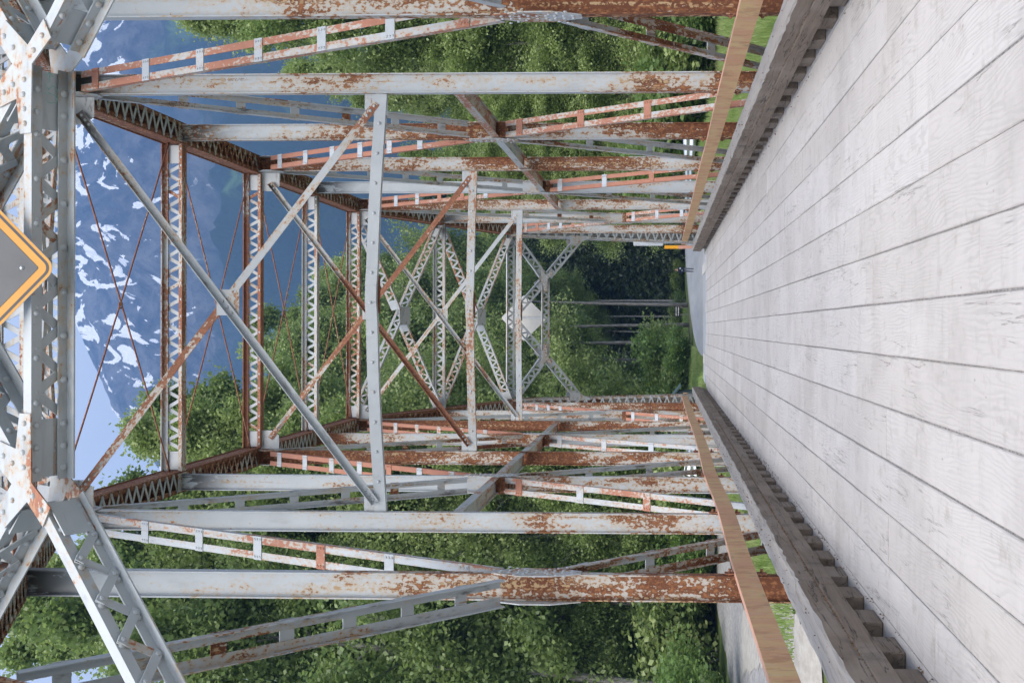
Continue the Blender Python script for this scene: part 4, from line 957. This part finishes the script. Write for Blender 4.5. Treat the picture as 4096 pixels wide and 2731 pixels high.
# W-beam guard rails flaring away from the bridge end
def wbeam(name, pts, label):
    pts = [Vector(p) for p in pts]; o = empty(name, (pts[0].x, pts[0].y, float(ground_z(pts[0].x, pts[0].y))), label, 'guard rail'); base = o.location.copy()
    prof = [(0.0, 0.0), (0.03, .03), (.08, .05), (.08, .10), (.02, .135), (.02, .175), (.08, .21), (.08, .26), (.03, .28), (0, .31)]
    mb = MB(); vs = []; m = len(prof); N = len(pts)
    for i, p in enumerate(pts):
        d = (pts[min(i + 1, N - 1)] - pts[max(i - 1, 0)]); d.z = 0; d.normalize(); nx = Vector((d.y, -d.x, 0))
        fl = 1.0 + (0.75 if i == N - 1 else 0.6 if i == N - 2 else 0.0); cz = .155
        for a, z in prof: vs.append(p - base + nx * a + Vector((0, 0, cz + (z - cz) * fl)))
        for a, z in prof[::-1]: vs.append(p - base + nx * (a - .006) + Vector((0, 0, cz + (z - cz) * fl)))
    k = 2 * m; fs = [(i * k + j, i * k + (j + 1) % k, (i + 1) * k + (j + 1) % k, (i + 1) * k + j) for i in range(N - 1) for j in range(k)]
    mb.add(vs, fs); link('beam', mb.mesh('beam', True), GALV, o)
    for i in range(1, N - 2, 2):
        mb = MB(); q = pts[i] - base; mb.box(q.x - .07, q.x + .07, q.y - .07, q.y + .07, float(ground_z(pts[i].x, pts[i].y)) - base.z - .3, q.z + .33); link('post', mb.mesh('post_wood', bevel=.01), TIMBER, o)
wbeam('road_guard_rail', [(3.15, 41.2, .38), (3.3, 42.2, .38), (3.7, 43.3, .37), (4.4, 44.2, .36), (5.3, 44.9, .34), (6.2, 45.3, .32), (6.9, 45.45, .30), (7.35, 45.5, .30)], 'galvanised road guard rail flaring out toward the grassy bank')
wbeam('road_guard_rail', [(-3.15, 41.2, .30), (-3.4, 42.2, .30), (-3.8, 43.3, .29), (-4.3, 44.2, .28), (-4.9, 44.9, .27), (-5.5, 45.3, .26), (-6.0, 45.45, .25), (-6.3, 45.5, .25)], 'galvanised road guard rail flaring out toward the gravel path')
# notice board
nb0 = (EYE.x + (1313 - 1245) / 4500 * 128, 128.0); o = empty('notice_board', (*nb0, float(ground_z(*nb0))), 'dark notice board with two rows of white lettering under the trees', 'sign')
mb = MB(); mb.box(-.62, .62, -.03, .03, 1.0, 1.56); link('board', mb.mesh('board', bevel=.01), BROWNBOARD, o)
for s in (-.38, .42): mb = MB(); mb.box(s - .05, s + .05, .032, .13, -.3, 1.5); link('leg', mb.mesh('leg'), BARK, o)
mb = MB()
for z in (1.10, 1.36):
    x = -.52
    while x < .5: wd = random.uniform(.06, .14); mb.box(x, x + wd, -.036, -.031, z - (.04), z + .07); x += wd + random.choice((.025, .03, .07))
link('lettering', mb.mesh('lettering'), WHITE, o, None, kind='stuff')
mb = MB(); mb.box(-.02, .02, -.02, .02, -.1, .62); xs_ = EYE.x + (1313 - 1297) / 4500 * 134
o = link('marker_stake', mb.mesh('marker_stake', bevel=.004), ORANGE, None, Matrix.Translation((xs_, 134.0, float(ground_z(xs_, 134.0))))); o['label'] = 'small orange stake in the grass near the notice board'; o['category'] = 'stake'
# shed
sx0, sy0 = -7.05, 100.0; o = empty('shed', (sx0, sy0, float(ground_z(sx0, sy0))), 'small dark teal shed with overhanging metal roof by the trees', 'shed')
mb = MB(); mb.box(-1.2, 1.2, -1.5, 1.5, -.2, 1.5); link('wall', mb.mesh('wall'), SHEDWALL, o)
mb = MB(); pr = [(-1.75, 1.35), (0, 2.75), (1.75, 1.35), (1.68, 1.28), (0, 2.62), (-1.68, 1.28)]; mb.poly(pr, Matrix(((1, 0, 0, 0), (0, 0, 1, -1.9), (0, 1, 0, 0), (0, 0, 0, 1))), 3.8); link('roof', mb.mesh('roof'), TEAL, o)
mb = MB(); mb.poly([(-1.2, 1.501), (1.2, 1.501), (0, 2.46)], Matrix(((1, 0, 0, 0), (0, 0, 1, -1.52), (0, 1, 0, 0), (0, 0, 0, 1))), .05); link('gable', mb.mesh('gable'), SHEDWALL, o)
mb = MB(); mb.box(-.4, .4, -1.56, -1.505, -.1, 1.35); link('door', mb.mesh('door'), TEAL, o)

# ------------------------------------------------------------------ person walking on the road
def person(x, y):
    z = float(road_z(np.array(y))) + .01; me = bpy.data.meshes.new('person')
    V = [(0, 0, .93), (0, 0, 1.10), (0, .01, 1.30), (0, .0, 1.44), (0, -.01, 1.53), (0, -.02, 1.61), (0, -.02, 1.70), (0, -.015, 1.755),
         (.10, 0, .90), (.11, -.08, .50), (.10, .0, .09), (.10, -.12, .045), (-.10, 0, .90), (-.105, .06, .50), (-.10, .20, .13), (-.10, .09, .06),
         (.19, 0, 1.40), (.26, .06, 1.14), (.24, -.04, .93), (.235, -.08, .85), (-.19, 0, 1.40), (-.27, .05, 1.14), (-.20, -.14, .98), (-.15, -.2, .96)]
    E_ = [(0, 1), (1, 2), (2, 3), (3, 4), (4, 5), (5, 6), (6, 7), (0, 8), (8, 9), (9, 10), (10, 11), (0, 12), (12, 13), (13, 14), (14, 15), (3, 16), (16, 17), (17, 18), (18, 19), (3, 20), (20, 21), (21, 22), (22, 23)]
    rad = [(.17, .125), (.16, .115), (.185, .125), (.13, .10), (.055, .055), (.075, .085), (.085, .10), (.05, .06), (.10, .10), (.075, .075), (.05, .055), (.045, .04), (.10, .10), (.075, .075), (.05, .055), (.045, .04),
           (.07, .07), (.055, .055), (.045, .045), (.04, .03), (.07, .07), (.055, .055), (.045, .045), (.04, .03)]
    me.from_pydata(V, E_, []); o = bpy.data.objects.new('person', me); COL.objects.link(o); o.location = (x, y, z); o.rotation_euler.z = .15
    sk = o.modifiers.new('skin', 'SKIN'); 
    for i, (a, b) in enumerate(rad): me.skin_vertices[0].data[i].radius = (a, b)
    me.skin_vertices[0].data[0].use_root = True
    o.modifiers.new('sub', 'SUBSURF').levels = 2; o.modifiers['sub'].render_levels = 2
    dg = bpy.context.evaluated_depsgraph_get(); m2 = bpy.data.meshes.new_from_object(o.evaluated_get(dg)); o.modifiers.clear(); o.data = m2
    t = NT('person_clothes'); sp = t.n('SeparateXYZ'); t.l(t.n('TexCoord').outputs['Object'], sp.inputs[0]); zz = sp.outputs[2]
    c = t.mix(t.smooth(zz, .09, .11), (.02, .02, .02), (.11, .12, .15)); c = t.mix(t.smooth(zz, .86, .88), c, (.012, .016, .035)); c = t.mix(t.smooth(zz, 1.47, 1.49), c, (.42, .26, .19))
    m2.materials.clear(); m2.materials.append(t.fin(c, .8)); m2.shade_smooth()
    o['label'] = 'person in dark jacket and grey trousers walking on the road'; o['category'] = 'person'
    mb = MB(); n = 10
    for i in range(4):
        a = i / 4 * math.pi * .5
        for j in range(n): tt = 2 * math.pi * j / n; mb.v.append((.10 * math.cos(a) * math.cos(tt), .115 * math.cos(a) * math.sin(tt) + .01, 1.70 + .10 * math.sin(a)))
    for i in range(3):
        for j in range(n): mb.f.append((i * n + j, i * n + (j + 1) % n, (i + 1) * n + (j + 1) % n, (i + 1) * n + j))
    link('hair', mb.mesh('hair', True), mat_simple('hair_brown', (.05, .03, .02), (.08, .05, .035), 20), o)
    mb = MB(); mb.box(-.19, -.06, .13, .15, 1.18, 1.34); mb.box(.03, .12, .13, .15, 1.05, 1.12)
    link('jacket_panel', mb.mesh('jacket_panel', bevel=.01), mat_simple('pale_panel', (.4, .45, .55), (.5, .55, .62), 9), o, Matrix.Rotation(math.pi, 4, 'Z'))
person(EYE.x + (1313 - 1081) / 4500 * 104, 104.0)

# ------------------------------------------------------------------ air
mb = MB(); mb.box(-6200, 6200, -700, 5400, -9.0, 1760.0)
hz = link('haze', mb.mesh('haze')); hz['kind'] = 'stuff'; hz['label'] = 'blue summer haze in the valley air'; hz['category'] = 'haze'
hm = bpy.data.materials.new('haze_air'); hm.use_nodes = True; t = hm.node_tree; t.nodes.remove(t.nodes['Principled BSDF'])
pv = t.nodes.new('ShaderNodeVolumePrincipled'); pv.inputs['Color'].default_value = (0.25, 0.49, 1.0, 1); pv.inputs['Density'].default_value = 0.00031; pv.inputs['Anisotropy'].default_value = 0.1
t.links.new(pv.outputs[0], t.nodes['Material Output'].inputs['Volume']); hz.data.materials.append(hm)
